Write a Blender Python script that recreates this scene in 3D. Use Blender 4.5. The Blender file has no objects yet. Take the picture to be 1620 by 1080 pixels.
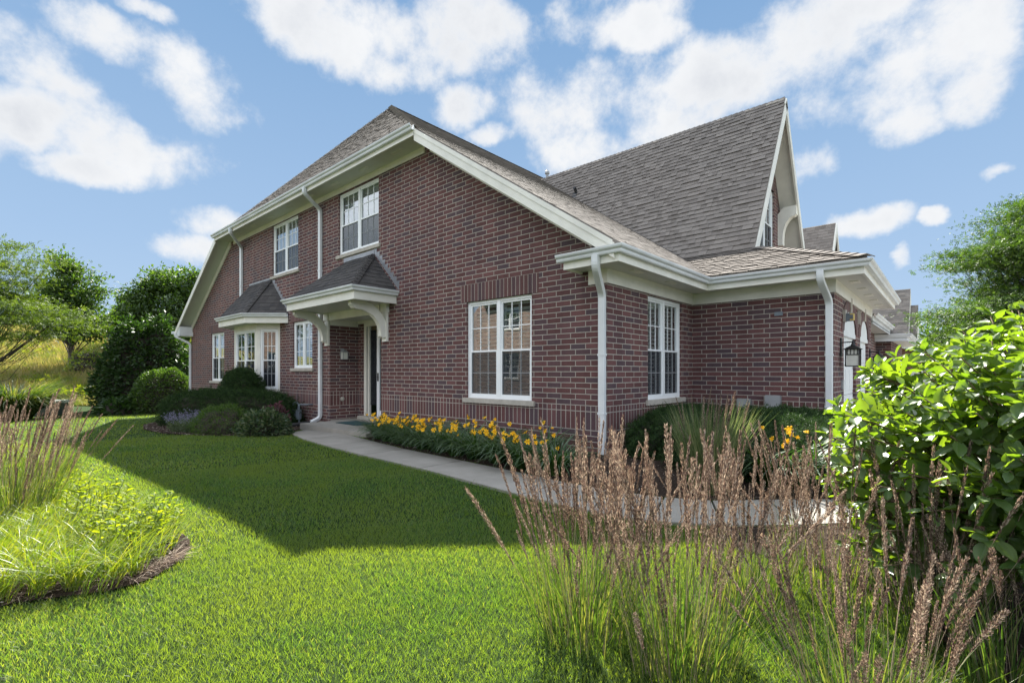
import bpy, bmesh, math, random
import numpy as np
from mathutils import Vector
from mathutils.geometry import tessellate_polygon
random.seed(7); rng = np.random.default_rng(11)
R_ = math.radians
SC = bpy.context.scene
COL = SC.collection

# ------------------------------------------------------------------ camera
CAM = np.array([3.914, -6.562, 1.27]); YAW = 41.838
FW = np.array([-math.sin(R_(YAW)), math.cos(R_(YAW))]); RT = np.array([math.cos(R_(YAW)), math.sin(R_(YAW))])
cd = bpy.data.cameras.new('camera'); cam = bpy.data.objects.new('camera', cd); COL.objects.link(cam)
cd.sensor_width = 36; cd.lens = 36*770/1620; cd.shift_y = 48/1620
cd.clip_start = 0.05; cd.clip_end = 3000
cam.location = CAM; cam.rotation_euler = (R_(90), 0, R_(YAW))
SC.camera = cam

# ------------------------------------------------------------------ world, sun, exposure
SUN_DIR = Vector((-0.76, 0.71, 1.01)).normalized()          # towards the sun
SUN_EL = math.asin(SUN_DIR.z); SUN_AZ = math.atan2(SUN_DIR.x, SUN_DIR.y)
sl = bpy.data.lights.new('sun', 'SUN'); so = bpy.data.objects.new('sun', sl); COL.objects.link(so)
sl.energy = 5.0; sl.angle = R_(0.55); sl.color = (1.0, 0.95, 0.86)
so.rotation_euler = SUN_DIR.to_track_quat('Z', 'Y').to_euler()
SC.view_settings.view_transform = 'Standard'; SC.view_settings.look = 'None'
SC.view_settings.exposure = 1.75; SC.view_settings.gamma = 1
SKY_STRENGTH = 0.12

class NT:
    def __init__(s, tree): s.t = tree; s.t.nodes.clear()
    def n(s, typ, **kw):
        x = s.t.nodes.new(typ)
        for k, v in kw.items():
            if k.startswith('i_'):
                key = k[2:]; key = int(key) if key.isdigit() else key.replace('_', ' ')
                s.set(x.inputs[key], v)
            else: setattr(x, k, v)
        return x
    def set(s, inp, v):
        if isinstance(v, bpy.types.NodeSocket): s.t.links.new(v, inp)
        elif isinstance(v, bpy.types.Node): s.t.links.new(v.outputs[0], inp)
        else: inp.default_value = v
    def m(s, op, a, b=None, c=None, clamp=False):
        x = s.t.nodes.new('ShaderNodeMath'); x.operation = op; x.use_clamp = clamp
        s.set(x.inputs[0], a)
        if b is not None: s.set(x.inputs[1], b)
        if c is not None: s.set(x.inputs[2], c)
        return x.outputs[0]
    def mix(s, f, a, b, mode='MIX'):
        x = s.t.nodes.new('ShaderNodeMix'); x.data_type = 'RGBA'; x.blend_type = mode
        s.set(x.inputs[0], f)
        for k, v in ((6, a), (7, b)):
            if isinstance(v, tuple) and len(v) == 3: v = (*v, 1)
            s.set(x.inputs[k], v)
        return x.outputs[2]
    def ramp(s, f, stops, interp='LINEAR'):
        x = s.t.nodes.new('ShaderNodeValToRGB'); r = x.color_ramp; r.interpolation = interp
        while len(r.elements) > 1: r.elements.remove(r.elements[0])
        r.elements[0].position = stops[0][0]; r.elements[0].color = (*stops[0][1], 1)
        for p, c in stops[1:]:
            e = r.elements.new(p); e.color = (*c, 1)
        s.set(x.inputs[0], f); return x.outputs[0]
    def noise(s, vec, scale, detail=4, rough=0.55):
        x = s.n('ShaderNodeTexNoise'); x.inputs['Scale'].default_value = scale
        x.inputs['Detail'].default_value = detail; x.inputs['Roughness'].default_value = rough
        if vec is not None: s.set(x.inputs['Vector'], vec)
        return x.outputs['Fac']

def build_world():
    w = bpy.data.worlds.new('World'); SC.world = w; w.use_nodes = True
    T = NT(w.node_tree)
    sky = T.n('ShaderNodeTexSky', sky_type='NISHITA', sun_disc=False)
    sky.sun_elevation = SUN_EL; sky.sun_rotation = SUN_AZ
    sky.air_density = 1.0; sky.dust_density = 0.0; sky.ozone_density = 3.0
    tc = T.n('ShaderNodeTexCoord'); d = tc.outputs['Generated']
    sep = T.n('ShaderNodeSeparateXYZ', i_0=d); X, Y, Z = sep.outputs
    xr = T.m('ADD', T.m('MULTIPLY', X, float(RT[0])), T.m('MULTIPLY', Y, float(RT[1])))
    yr = T.m('ADD', T.m('MULTIPLY', X, float(FW[0])), T.m('MULTIPLY', Y, float(FW[1])))
    n1 = T.n('ShaderNodeTexNoise'); n1.inputs['Scale'].default_value = 5.0; n1.inputs['Detail'].default_value = 6; n1.inputs['Roughness'].default_value = .62
    T.set(n1.inputs['Vector'], d)
    ns = T.n('ShaderNodeSeparateColor', i_0=n1.outputs['Color'])
    az = T.m('ADD', T.m('ARCTAN2', xr, yr), T.m('MULTIPLY', T.m('SUBTRACT', ns.outputs[0], .5), .10))
    el = T.m('ADD', T.m('ARCSINE', Z), T.m('MULTIPLY', T.m('SUBTRACT', ns.outputs[1], .5), .08))
    blobs = [(50,85,85,48),(150,50,95,32),(100,125,70,30),(50,180,80,45),(165,205,110,48),(235,245,95,32),(150,270,80,22),(310,130,82,58),(258,18,40,14),
             (620,55,170,62),(560,18,110,32),(735,30,75,45),(640,112,80,28),(955,30,95,42),(1035,55,50,26),
             (930,165,125,55),(1030,205,85,50),(960,235,90,42),(740,170,45,30),(780,220,35,15),
             (1150,120,110,60),(1270,85,130,75),(1340,30,90,40),(1310,160,80,45),(1420,140,95,55),(1505,75,110,68),(1590,50,65,80),(1440,195,55,30),(1540,150,60,40),
             (352,365,58,28),(322,402,55,18),(1283,268,42,30),(1365,358,48,20),(1475,345,22,10),(1572,282,24,10),(1430,412,14,18),
             (1750,200,120,60),(-160,170,140,70),(300,-140,260,60),(900,-120,200,60)]
    dens = None
    for (px, py, rx, ry) in blobs:
        h = math.hypot(770, px-810)
        a = math.atan2(px-810, 770); e = math.atan2(588-py, h)
        ra = rx/770*(770/h)**2*1.13; re = ry/h*(1/(1+((588-py)/h)**2))*1.20
        u = T.m('DIVIDE', T.m('SUBTRACT', az, a), ra); v = T.m('DIVIDE', T.m('SUBTRACT', el, e), re)
        q = T.m('SUBTRACT', 1.0, T.m('ADD', T.m('MULTIPLY', u, u), T.m('MULTIPLY', v, v)))
        dens = q if dens is None else T.m('SMOOTH_MAX', dens, q, .35)
    dens = T.m('MAXIMUM', dens, -1.6)
    n2 = T.noise(d, 7.5, 12, .62)
    n3 = T.noise(d, 2.2, 5, .6)
    mk = T.m('ADD', T.m('MULTIPLY', dens, .55), T.m('MULTIPLY', T.m('SUBTRACT', n2, .49), 3.3))
    # unseen bright clouds added behind, beside and above the camera to raise fill light
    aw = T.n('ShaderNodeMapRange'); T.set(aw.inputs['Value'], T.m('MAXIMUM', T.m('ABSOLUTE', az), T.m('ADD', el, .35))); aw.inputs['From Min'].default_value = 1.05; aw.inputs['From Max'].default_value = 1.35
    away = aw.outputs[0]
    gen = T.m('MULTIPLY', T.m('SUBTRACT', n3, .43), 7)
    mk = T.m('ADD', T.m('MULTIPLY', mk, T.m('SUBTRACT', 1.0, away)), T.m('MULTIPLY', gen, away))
    sm = T.n('ShaderNodeMapRange', interpolation_type='SMOOTHSTEP'); T.set(sm.inputs['Value'], mk)
    sm.inputs['From Min'].default_value = -.22; sm.inputs['From Max'].default_value = .72
    up = T.n('ShaderNodeMapRange', interpolation_type='SMOOTHSTEP'); T.set(up.inputs['Value'], Z)
    up.inputs['From Min'].default_value = .02; up.inputs['From Max'].default_value = .14
    mask = T.m('MULTIPLY', sm.outputs[0], up.outputs[0])
    mask = T.m('MULTIPLY', mask, .95)
    thick = T.n('ShaderNodeMapRange'); T.set(thick.inputs['Value'], mk)
    thick.inputs['From Min'].default_value = .3; thick.inputs['From Max'].default_value = 1.3
    n4 = T.noise(d, 6, 6, .6)
    shade = T.m('MULTIPLY', thick.outputs[0], T.m('MULTIPLY', T.m('SUBTRACT', n4, .33), 2.6, clamp=True))
    cc = T.mix(T.m('MINIMUM', shade, 1.0), (.285, .287, .29), (.205, .212, .226))
    cc = T.mix(away, cc, (.54, .57, .62))  # unseen clouds set brighter than the visible ones, as added ambient light
    hs = T.n('ShaderNodeHueSaturation'); T.set(hs.inputs['Color'], sky.outputs[0])
    hs.inputs['Saturation'].default_value = 1.0
    skc = T.mix(1.0, hs.outputs[0], (SKY_STRENGTH,)*3, 'MULTIPLY')
    hz = T.n('ShaderNodeMapRange'); T.set(hz.inputs['Value'], Z); hz.inputs['From Min'].default_value = .0; hz.inputs['From Max'].default_value = .62
    skc = T.mix(1.0, skc, T.ramp(hz.outputs[0], [(0, (.155, .205, .265)), (.35, (.118, .172, .248)), (1, (.068, .122, .205))]), 'DARKEN')
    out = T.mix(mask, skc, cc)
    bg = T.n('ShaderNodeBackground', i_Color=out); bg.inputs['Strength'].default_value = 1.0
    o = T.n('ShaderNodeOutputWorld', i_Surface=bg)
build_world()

# ------------------------------------------------------------------ materials
MAT = {}
def newmat(name):
    m = bpy.data.materials.new(name); m.use_nodes = True; MAT[name] = m; return m, NT(m.node_tree)
def finish(T, col, rough=.6, bump=None, bstr=.5, bdist=.01, metal=0, spec=.5):
    p = T.n('ShaderNodeBsdfPrincipled'); 
    if isinstance(col, tuple) and len(col) == 3: col = (*col, 1)
    T.set(p.inputs['Base Color'], col); T.set(p.inputs['Roughness'], rough); p.inputs['Metallic'].default_value = metal
    p.inputs['Specular IOR Level'].default_value = spec
    if bump is not None:
        b = T.n('ShaderNodeBump'); b.inputs['Strength'].default_value = bstr; b.inputs['Distance'].default_value = bdist
        T.set(b.inputs['Height'], bump); T.set(p.inputs['Normal'], b.outputs[0])
    o = T.n('ShaderNodeOutputMaterial', i_Surface=p); return p

def simple(name, col, rough=.6, nscale=6, namt=.12, metal=0, bstr=.15, spec=.5):
    m, T = newmat(name)
    tc = T.n('ShaderNodeTexCoord')
    n = T.noise(tc.outputs['Object'], nscale, 5, .6)
    lo = tuple(c*(1-namt) for c in col); hi = tuple(min(1, c*(1+namt)) for c in col)
    c = T.ramp(n, [(.3, lo), (.7, hi)])
    finish(T, c, rough, T.noise(tc.outputs['Object'], nscale*12, 3), bstr, .003, metal, spec)
    return m

def brick_mat(name, red, purple, slate, mortar, band=True, course=.0898, width=.29):
    m, T = newmat(name)
    uv = T.n('ShaderNodeUVMap'); sp = T.n('ShaderNodeSeparateXYZ', i_0=uv.outputs[0]); u, v = sp.outputs[0], sp.outputs[1]
    B0, B1, B2 = .345, .64, .735
    def brick(vv, w, h, off, mort=.0165):
        cb = T.n('ShaderNodeCombineXYZ'); T.set(cb.inputs[0], u); T.set(cb.inputs[1], vv)
        b = T.n('ShaderNodeTexBrick'); b.offset = off; b.offset_frequency = 2
        T.set(b.inputs['Vector'], cb.outputs[0])
        b.inputs['Color1'].default_value = (0, 0, 0, 1); b.inputs['Color2'].default_value = (1, 1, 1, 1); b.inputs['Mortar'].default_value = (.5, .5, .5, 1)
        b.inputs['Scale'].default_value = 1; b.inputs['Mortar Size'].default_value = mort/2; b.inputs['Mortar Smooth'].default_value = .25
        b.inputs['Bias'].default_value = 0; b.inputs['Brick Width'].default_value = w; b.inputs['Row Height'].default_value = h
        return b.outputs['Color'], b.outputs['Fac']
    below = T.m('LESS_THAN', v, B0) if band else 0.0
    vv = T.m('ADD', T.m('SUBTRACT', v, B2), 10*course)
    if band: vv = T.m('ADD', vv, T.m('MULTIPLY', below, B2-B0 - 4*course))
    c1, f1 = brick(vv, width, course, .333)
    if band:
        c2, f2 = brick(T.m('SUBTRACT', v, B0), width/3, B1-B0, 0)
        c3, f3 = brick(T.m('SUBTRACT', v, B1), width/3, B2-B1, 0)
        s2 = T.m('MULTIPLY', T.m('GREATER_THAN', v, B0), T.m('LESS_THAN', v, B1))
        s3 = T.m('MULTIPLY', T.m('GREATER_THAN', v, B1), T.m('LESS_THAN', v, B2))
        c1 = T.mix(s2, c1, c2); c1 = T.mix(s3, c1, c3)
        f = T.mix(s2, f1, f2); f1 = T.mix(s3, f, f3)
    g = T.n('ShaderNodeSeparateColor', i_0=c1).outputs[0]
    tc = T.n('ShaderNodeTexCoord'); ob = tc.outputs['Object']
    nz = T.noise(ob, 60, 4, .7); big = T.noise(ob, .55, 4, .6)
    mpn = T.n('ShaderNodeMapping', i_0=ob); mpn.inputs['Scale'].default_value = (2.6, 2.6, .35)
    streak = T.noise(mpn.outputs[0], 1.6, 5, .65)
    g2 = T.m('ADD', g, T.m('MULTIPLY', T.m('SUBTRACT', nz, .5), .22))
    dk = tuple(c*.78 for c in red)
    col = T.ramp(g2, [(.0, red), (.25, dk), (.5, tuple(c*1.12 for c in red)), (.62, purple), (.8, tuple(c*.85 for c in purple)), (.93, slate)])
    col = T.mix(.55, col, T.ramp(nz, [(.3, (.55,)*3), (.7, (1.25,)*3)]), 'MULTIPLY')
    mc = T.mix(T.noise(ob, 25, 3), tuple(c*.8 for c in mortar), tuple(min(1, c*1.15) for c in mortar))
    col = T.mix(f1, col, mc)
    col = T.mix(1.0, col, T.ramp(big, [(.3, (.86, .86, .88)), (.7, (1.1, 1.08, 1.05))]), 'MULTIPLY')
    col = T.mix(1.0, col, T.ramp(streak, [(.32, (.86, .85, .86)), (.5, (1, 1, 1)), (.72, (1.10, 1.09, 1.08))]), 'MULTIPLY')
    hgt = T.m('SUBTRACT', T.m('MULTIPLY', nz, .25), f1)
    finish(T, col, .85, hgt, .9, .006, spec=.25)
    return m

def leaf_mat(name, c0, c1, c2, trans=.45, rough=.55, tcol=None, spec=.04, attr='rnd', patch=None):
    m, T = newmat(name)
    a = T.n('ShaderNodeAttribute', attribute_name=attr).outputs['Fac']
    col = T.ramp(a, [(0, c0), (.5, c1), (1, c2)])
    tc = T.n('ShaderNodeTexCoord')
    if patch:
        nz = T.noise(tc.outputs['Object'], patch[0], 4, .6)
        col = T.mix(T.ramp(nz, [(.42, (0, 0, 0)), (.62, (1, 1, 1))]), col, patch[1])
    tc_ = T.mix(1.0, col, tcol or (1.5, 1.7, .55), 'MULTIPLY')
    d = T.n('ShaderNodeBsdfDiffuse', i_Color=col)
    t = T.n('ShaderNodeBsdfTranslucent', i_Color=tc_)
    g = T.n('ShaderNodeBsdfGlossy'); g.inputs['Roughness'].default_value = rough; g.inputs['Color'].default_value = (1, 1, 1, 1)
    m1 = T.n('ShaderNodeMixShader', i_0=trans, i_1=d, i_2=t)
    lw = T.n('ShaderNodeLayerWeight'); lw.inputs['Blend'].default_value = .25
    fr = T.m('ADD', T.m('MULTIPLY', lw.outputs['Fresnel'], spec*1.2), spec*.25)
    m2 = T.n('ShaderNodeMixShader', i_0=fr, i_1=m1, i_2=g)
    T.n('ShaderNodeOutputMaterial', i_Surface=m2)
    return m

brick_mat('brick', (.150, .071, .069), (.128, .071, .076), (.098, .067, .076), (.40, .365, .32))
brick_mat('lintel_brick', (.135, .068, .066), (.12, .07, .074), (.095, .064, .072), (.36, .31, .27), band=False, course=5, width=.0967)
brick_mat('far_brick', (.20, .085, .07), (.16, .085, .075), (.12, .075, .075), (.46, .42, .36), band=False)
brick_mat('pale_brick', (.34, .22, .17), (.28, .19, .16), (.2, .15, .14), (.5, .45, .4), band=False)
simple('white_trim', (.76, .74, .67), .5, 1.7, .11)
simple('gutter_paint', (.68, .70, .71), .42, 1.5, .12)
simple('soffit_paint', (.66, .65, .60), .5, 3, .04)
simple('vinyl_white', (.84, .86, .87), .3, 3, .03)
simple('stone_sill', (.42, .39, .34), .85, 9, .16, bstr=.4)
simple('flashing', (.30, .31, .33), .45, 4, .2, metal=.4)
simple('dark_metal', (.018, .018, .02), .4, 5, .2, metal=.3)
simple('meter_metal', (.30, .31, .32), .5, 5, .12, metal=.2)
simple('gas_metal', (.16, .19, .22), .5, 5, .2, metal=.2)
simple('dark_door', (.012, .018, .022), .25, 3, .2)
simple('interior', (.03, .03, .033), .9, 2, .2)
simple('shutter', (.80, .82, .82), .5, 3, .04)
simple('frosted_glass', (.62, .62, .56), .3, 8, .08)
simple('amber_glass', (.7, .5, .12), .3, 8, .1)
simple('mat_rubber', (.012, .05, .055), .9, 20, .35)
simple('bark', (.10, .085, .07), .9, 8, .3, bstr=.8)
simple('bark_dark', (.05, .042, .035), .9, 8, .3, bstr=.8)
simple('garage_paint', (.74, .76, .76), .45, 2, .04)
simple('box_green', (.075, .095, .075), .6, 4, .12)
simple('box_top', (.42, .45, .42), .5, 4, .1)
simple('rubber_black', (.015, .015, .016), .8, 6, .2)
simple('bark_stem', (.16, .12, .07), .8, 30, .2)
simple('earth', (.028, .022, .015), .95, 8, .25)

def mk_glass():
    m, T = newmat('window_glass')
    lw = T.n('ShaderNodeFresnel'); lw.inputs['IOR'].default_value = 1.5
    tr = T.n('ShaderNodeBsdfTransparent'); tr.inputs['Color'].default_value = (.80, .87, .86, 1)
    tc = T.n('ShaderNodeTexCoord'); b = T.n('ShaderNodeBump'); b.inputs['Strength'].default_value = .06; b.inputs['Distance'].default_value = .02
    T.set(b.inputs['Height'], T.noise(tc.outputs['Object'], 1.6, 2))
    g = T.n('ShaderNodeBsdfGlossy'); g.inputs['Roughness'].default_value = .0; g.inputs['Color'].default_value = (.95, .98, 1, 1); T.set(g.inputs['Normal'], b.outputs[0])
    f = T.m('MINIMUM', T.m('ADD', T.m('MULTIPLY', lw.outputs[0], 2.2), .14), .9)
    mx = T.n('ShaderNodeMixShader', i_0=f, i_1=tr, i_2=g); T.n('ShaderNodeOutputMaterial', i_Surface=mx)
    m, T = newmat('insect_screen')
    tr = T.n('ShaderNodeBsdfTransparent'); d = T.n('ShaderNodeBsdfDiffuse'); d.inputs['Color'].default_value = (.05, .055, .065, 1)
    mx = T.n('ShaderNodeMixShader', i_0=.48, i_1=tr, i_2=d); T.n('ShaderNodeOutputMaterial', i_Surface=mx)
mk_glass()

def mk_shingle(name, cs):
    m, T = newmat(name)
    a = T.n('ShaderNodeAttribute', attribute_name='rnd').outputs['Fac']
    tc = T.n('ShaderNodeTexCoord'); ob = tc.outputs['Object']
    col = T.ramp(a, cs)
    gr = T.noise(ob, 220, 2, .8); bg = T.noise(ob, .7, 4)
    col = T.mix(.7, col, T.ramp(gr, [(.3, (.6,)*3), (.7, (1.35,)*3)]), 'MULTIPLY')
    col = T.mix(1, col, T.ramp(bg, [(.3, (.93, .93, .93)), (.7, (1.06, 1.05, 1.04))]), 'MULTIPLY')
    finish(T, col, .9, gr, .5, .004, spec=.3)
mk_shingle('shingle', [(0, (.165, .146, .130)), (.35, (.21, .187, .168)), (.7, (.25, .224, .201)), (1, (.18, .160, .144))])
mk_shingle('shingle_dark', [(0, (.05, .048, .05)), (.5, (.085, .08, .078)), (1, (.065, .06, .06))])

def mk_concrete():
    m, T = newmat('concrete')
    tc = T.n('ShaderNodeTexCoord'); ob = tc.outputs['Object']
    n = T.noise(ob, 1.5, 8, .65); s = T.noise(ob, 160, 2, .7)
    col = T.ramp(n, [(.3, (.25, .232, .205)), (.7, (.345, .322, .287))])
    col = T.mix(.8, col, T.ramp(s, [(.3, (.75,)*3), (.7, (1.15,)*3)]), 'MULTIPLY')
    finish(T, col, .9, s, .4, .003, spec=.2)
    m, T = newmat('mulch')
    tc = T.n('ShaderNodeTexCoord'); ob = tc.outputs['Object']
    s = T.noise(ob, 45, 6, .8)
    finish(T, T.ramp(s, [(.3, (.018, .012, .009)), (.55, (.06, .042, .032)), (.75, (.14, .11, .09))]), .95, s, 1, .03, spec=.1)
    m, T = newmat('mulch_chip')
    a = T.n('ShaderNodeAttribute', attribute_name='rnd').outputs['Fac']
    finish(T, T.ramp(a, [(0, (.03, .02, .015)), (.5, (.10, .07, .055)), (.85, (.22, .18, .15)), (1, (.38, .33, .28))]), .9, spec=.1)
    m, T = newmat('turf')
    tc = T.n('ShaderNodeTexCoord'); ob = tc.outputs['Object']
    s = T.noise(ob, 40, 6, .8); b = T.noise(ob, .5, 4)
    col = T.ramp(s, [(.3, (.012, .025, .008)), (.7, (.045, .085, .02))])
    finish(T, T.mix(1, col, T.ramp(b, [(.3, (.8, .85, .8)), (.7, (1.25, 1.15, 1.1))]), 'MULTIPLY'), .95, s, 1, .03, spec=.1)
    m, T = newmat('meadow_soil')
    tc = T.n('ShaderNodeTexCoord'); ob = tc.outputs['Object']
    s = T.noise(ob, 6, 8, .75); b = T.noise(ob, .12, 5)
    col = T.ramp(s, [(.3, (.10, .10, .035)), (.5, (.20, .18, .07)), (.7, (.32, .25, .12))])
    finish(T, T.mix(1, col, T.ramp(b, [(.35, (.6, .8, .6)), (.65, (1.2, 1.1, 1.1))]), 'MULTIPLY'), .95, s, 1, .2, spec=.1)
mk_concrete()

leaf_mat('lawn_blade', (.042, .100, .028), (.072, .148, .038), (.19, .23, .08), .52, tcol=(2.9, 2.45, .5), patch=(.8, (.10, .16, .035)), spec=.05)
leaf_mat('meadow_blade', (.20, .21, .05), (.34, .28, .10), (.48, .37, .19), .4, tcol=(1.3, 1.25, .75), patch=(.5, (.12, .17, .035)))
leaf_mat('sedge_blade', (.07, .14, .02), (.12, .20, .025), (.24, .28, .06), .50, tcol=(1.9, 1.65, .3), spec=.08)
leaf_mat('reed_blade', (.04, .085, .022), (.07, .125, .028), (.22, .23, .10), .45, tcol=(1.7, 1.65, .45))
leaf_mat('reed_stem', (.10, .15, .035), (.16, .19, .05), (.28, .22, .10), .3, tcol=(1.2, 1.2, .6))
leaf_mat('plume', (.10, .064, .054), (.20, .138, .112), (.60, .50, .39), .35, tcol=(1.1, 1.0, .9), spec=.02)
leaf_mat('plume_dark', (.07, .046, .042), (.13, .090, .078), (.45, .37, .28), .35, tcol=(1.2, 1.0, .85), spec=.02)
leaf_mat('tall_blade', (.07, .11, .045), (.12, .16, .07), (.26, .26, .15), .4, tcol=(1.3, 1.4, .7))
leaf_mat('yew_leaf', (.014, .030, .011), (.024, .050, .016), (.048, .088, .025), .2, tcol=(1.4, 1.6, .6), spec=.03)
leaf_mat('boxwood_leaf', (.028, .060, .015), (.045, .095, .022), (.080, .15, .035), .25, tcol=(1.4, 1.6, .6), spec=.04)
leaf_mat('shrub_leaf', (.016, .038, .012), (.028, .060, .016), (.06, .11, .03), .3, tcol=(1.5, 1.7, .5), spec=.05)
leaf_mat('tree_leaf', (.030, .065, .016), (.055, .105, .022), (.10, .16, .035), .40, tcol=(1.5, 1.6, .5), spec=.05)
leaf_mat('locust_leaf', (.045, .085, .02), (.07, .12, .025), (.12, .18, .04), .42, tcol=(1.6, 1.5, .4), spec=.03)
leaf_mat('big_leaf', (.05, .11, .025), (.085, .165, .03), (.14, .22, .04), .52, tcol=(2.2, 2.0, .32), spec=.10, rough=.45, patch=(14, (.10, .165, .05)))
leaf_mat('perennial_leaf', (.09, .16, .02), (.14, .21, .025), (.20, .27, .03), .55, tcol=(2.2, 1.8, .3), spec=.01)
leaf_mat('daylily_leaf', (.02, .055, .014), (.035, .085, .02), (.07, .13, .03), .3, tcol=(1.5, 1.6, .5), spec=.06)
leaf_mat('daylily_petal', (.88, .42, .012), (.92, .52, .02), (.95, .62, .03), .3, tcol=(1.1, .9, .5), spec=.02)
leaf_mat('catmint_flower', (.17, .17, .24), (.24, .23, .34), (.34, .33, .44), .3, tcol=(1.1, 1.0, 1.2), spec=.02)
leaf_mat('catmint_leaf', (.06, .085, .05), (.10, .13, .08), (.15, .18, .11), .3, spec=.02)
leaf_mat('rose_leaf', (.03, .06, .03), (.06, .10, .045), (.15, .17, .10), .3, spec=.04)
leaf_mat('burgundy_leaf', (.06, .025, .035), (.12, .045, .06), (.16, .09, .09), .3, tcol=(1.3, 1, 1), spec=.03)

# ------------------------------------------------------------------ object helpers
def root_of(o):
    while o.parent: o = o.parent
    return o
def ground_z(x, y):
    x = np.asarray(x, float); y = np.asarray(y, float)
    z = -.027*np.clip(-x-1, 0, 22)
    dep = (x-CAM[0])*FW[0]+(y-CAM[1])*FW[1]; lat = (x-CAM[0])*RT[0]+(y-CAM[1])*RT[1]
    a = np.clip((dep-26)/42, 0, 1); b = np.clip((-lat-13)/10, 0, 1)
    z = z + 7.5*(a*a*(3-2*a))**.8*b*b*(3-2*b)
    c = np.clip((x-2.5)/3, 0, 1)*np.clip((y-4)/30, 0, 1); z = z-.8*c
    return z
def gz(x, y): return float(ground_z(x, y))
def tag(o, label=None, cat=None, group=None, kind=None):
    if label: o['label'] = label
    if cat: o['category'] = cat
    if group: o['group'] = group
    if kind: o['kind'] = kind
    return o
def empty(name, loc, label, cat, group=None):
    o = bpy.data.objects.new(name, None); COL.objects.link(o); o.location = loc
    return tag(o, label, cat, group)

class MB:
    """collects solids; local frame (u along, n outward, z up) -> world"""
    def __init__(s, frame=None):
        s.v = []; s.f = []; s.fr = frame
    def P(s, p):
        if s.fr is None: return Vector(p)
        O, T, N = s.fr; return Vector(O)+Vector(T)*p[0]+Vector(N)*p[1]+Vector((0, 0, 1))*p[2]
    def add(s, vs, fs):
        b = len(s.v); s.v += [s.P(p) for p in vs]; s.f += [tuple(i+b for i in f) for f in fs]
    def box(s, a0, a1, b0, b1, c0, c1):
        vs = [(a, b, c) for a in (a0, a1) for b in (b0, b1) for c in (c0, c1)]
        s.add(vs, [(0, 1, 3, 2), (4, 6, 7, 5), (0, 4, 5, 1), (2, 3, 7, 6), (0, 2, 6, 4), (1, 5, 7, 3)]); return s
    def prism(s, poly, d0, d1, axis=0):
        """poly 2D in the two other axes, extruded along axis"""
        def mk(p, d):
            return (d, p[0], p[1]) if axis == 0 else ((p[0], d, p[1]) if axis == 1 else (p[0], p[1], d))
        n = len(poly); tris = tessellate_polygon([[Vector((p[0], p[1], 0)) for p in poly]])
        vs = [mk(p, d0) for p in poly]+[mk(p, d1) for p in poly]
        fs = [tuple(t) for t in tris]+[tuple(i+n for i in reversed(t)) for t in tris]
        fs += [(i, (i+1) % n, (i+1) % n+n, i+n) for i in range(n)]
        s.add(vs, fs); return s
    def tube(s, pts, r, n=8, rect=None, cap=True):
        pts = [Vector(p) for p in pts]; m = len(pts)
        if not isinstance(r, (list, tuple)): r = [r]*m
        vs = []; up = Vector((0, 0, 1))
        prev = None
        for i, p in enumerate(pts):
            t = (pts[min(i+1, m-1)]-pts[max(i-1, 0)]).normalized()
            if prev is None:
                a = t.cross(up)
                if a.length < 1e-3: a = Vector((1, 0, 0))
                if rect is not None and len(rect) > 2: a = Vector(rect[2])
            else: a = prev
            a = (a-t*a.dot(t)).normalized(); b = t.cross(a).normalized(); prev = a
            for k in range(n):
                th = 2*math.pi*(k+.5)/n
                c_, s_ = math.cos(th), math.sin(th)
                if rect:
                    q = .22; cx = math.copysign(abs(c_)**q, c_)*rect[0]/2; sx = math.copysign(abs(s_)**q, s_)*rect[1]/2
                    vs.append(p+a*cx+b*sx)
                else: vs.append(p+(a*c_+b*s_)*r[i])
        fs = [(i*n+k, i*n+(k+1) % n, (i+1)*n+(k+1) % n, (i+1)*n+k) for i in range(m-1) for k in range(n)]
        if cap: fs += [tuple(range(n))[::-1], tuple((m-1)*n+k for k in range(n))]
        s.add([tuple(v) for v in vs], fs); return s
    def build(s, name, mat, parent=None, smooth=False, recalc=True, bevel=0):
        me = bpy.data.meshes.new(name); org = Vector((0, 0, 0))
        if parent is not None: org = root_of(parent).location
        me.from_pydata([tuple(v-org) for v in s.v], [], s.f)
        if recalc or bevel:
            bm = bmesh.new(); bm.from_mesh(me)
            if bevel:
                bmesh.ops.bevel(bm, geom=[e for e in bm.edges if e.is_manifold and e.calc_face_angle(0) > .6], offset=bevel, segments=2, affect='EDGES')
            if recalc: bmesh.ops.recalc_face_normals(bm, faces=bm.faces)
            bm.to_mesh(me); bm.free()
        uvl = me.uv_layers.new(name='UVMap')
        n_l = len(me.loops); co = np.empty(len(me.vertices)*3); me.vertices.foreach_get('co', co); co = co.reshape(-1, 3)+np.array(org)
        vi = np.empty(n_l, int); me.loops.foreach_get('vertex_index', vi)
        nr = np.empty(len(me.polygons)*3); me.polygons.foreach_get('normal', nr); nr = nr.reshape(-1, 3)
        lt = np.empty(len(me.polygons), int); me.polygons.foreach_get('loop_total', lt); nl = np.repeat(nr, lt, axis=0)
        c = co[vi]; an = np.abs(nl)
        u = np.where(an[:, 0] > an[:, 1], c[:, 1], c[:, 0]); v = c[:, 2].copy()
        flat = an[:, 2] > .8; v = np.where(flat, c[:, 1], v); u = np.where(flat, c[:, 0], u)
        uvl.data.foreach_set('uv', np.stack([u, v], 1).ravel())
        if smooth: me.polygons.foreach_set('use_smooth', [True]*len(me.polygons))
        me.materials.append(MAT[mat])
        o = bpy.data.objects.new(name, me); COL.objects.link(o)
        if parent is not None: o.parent = parent
        return o

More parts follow.
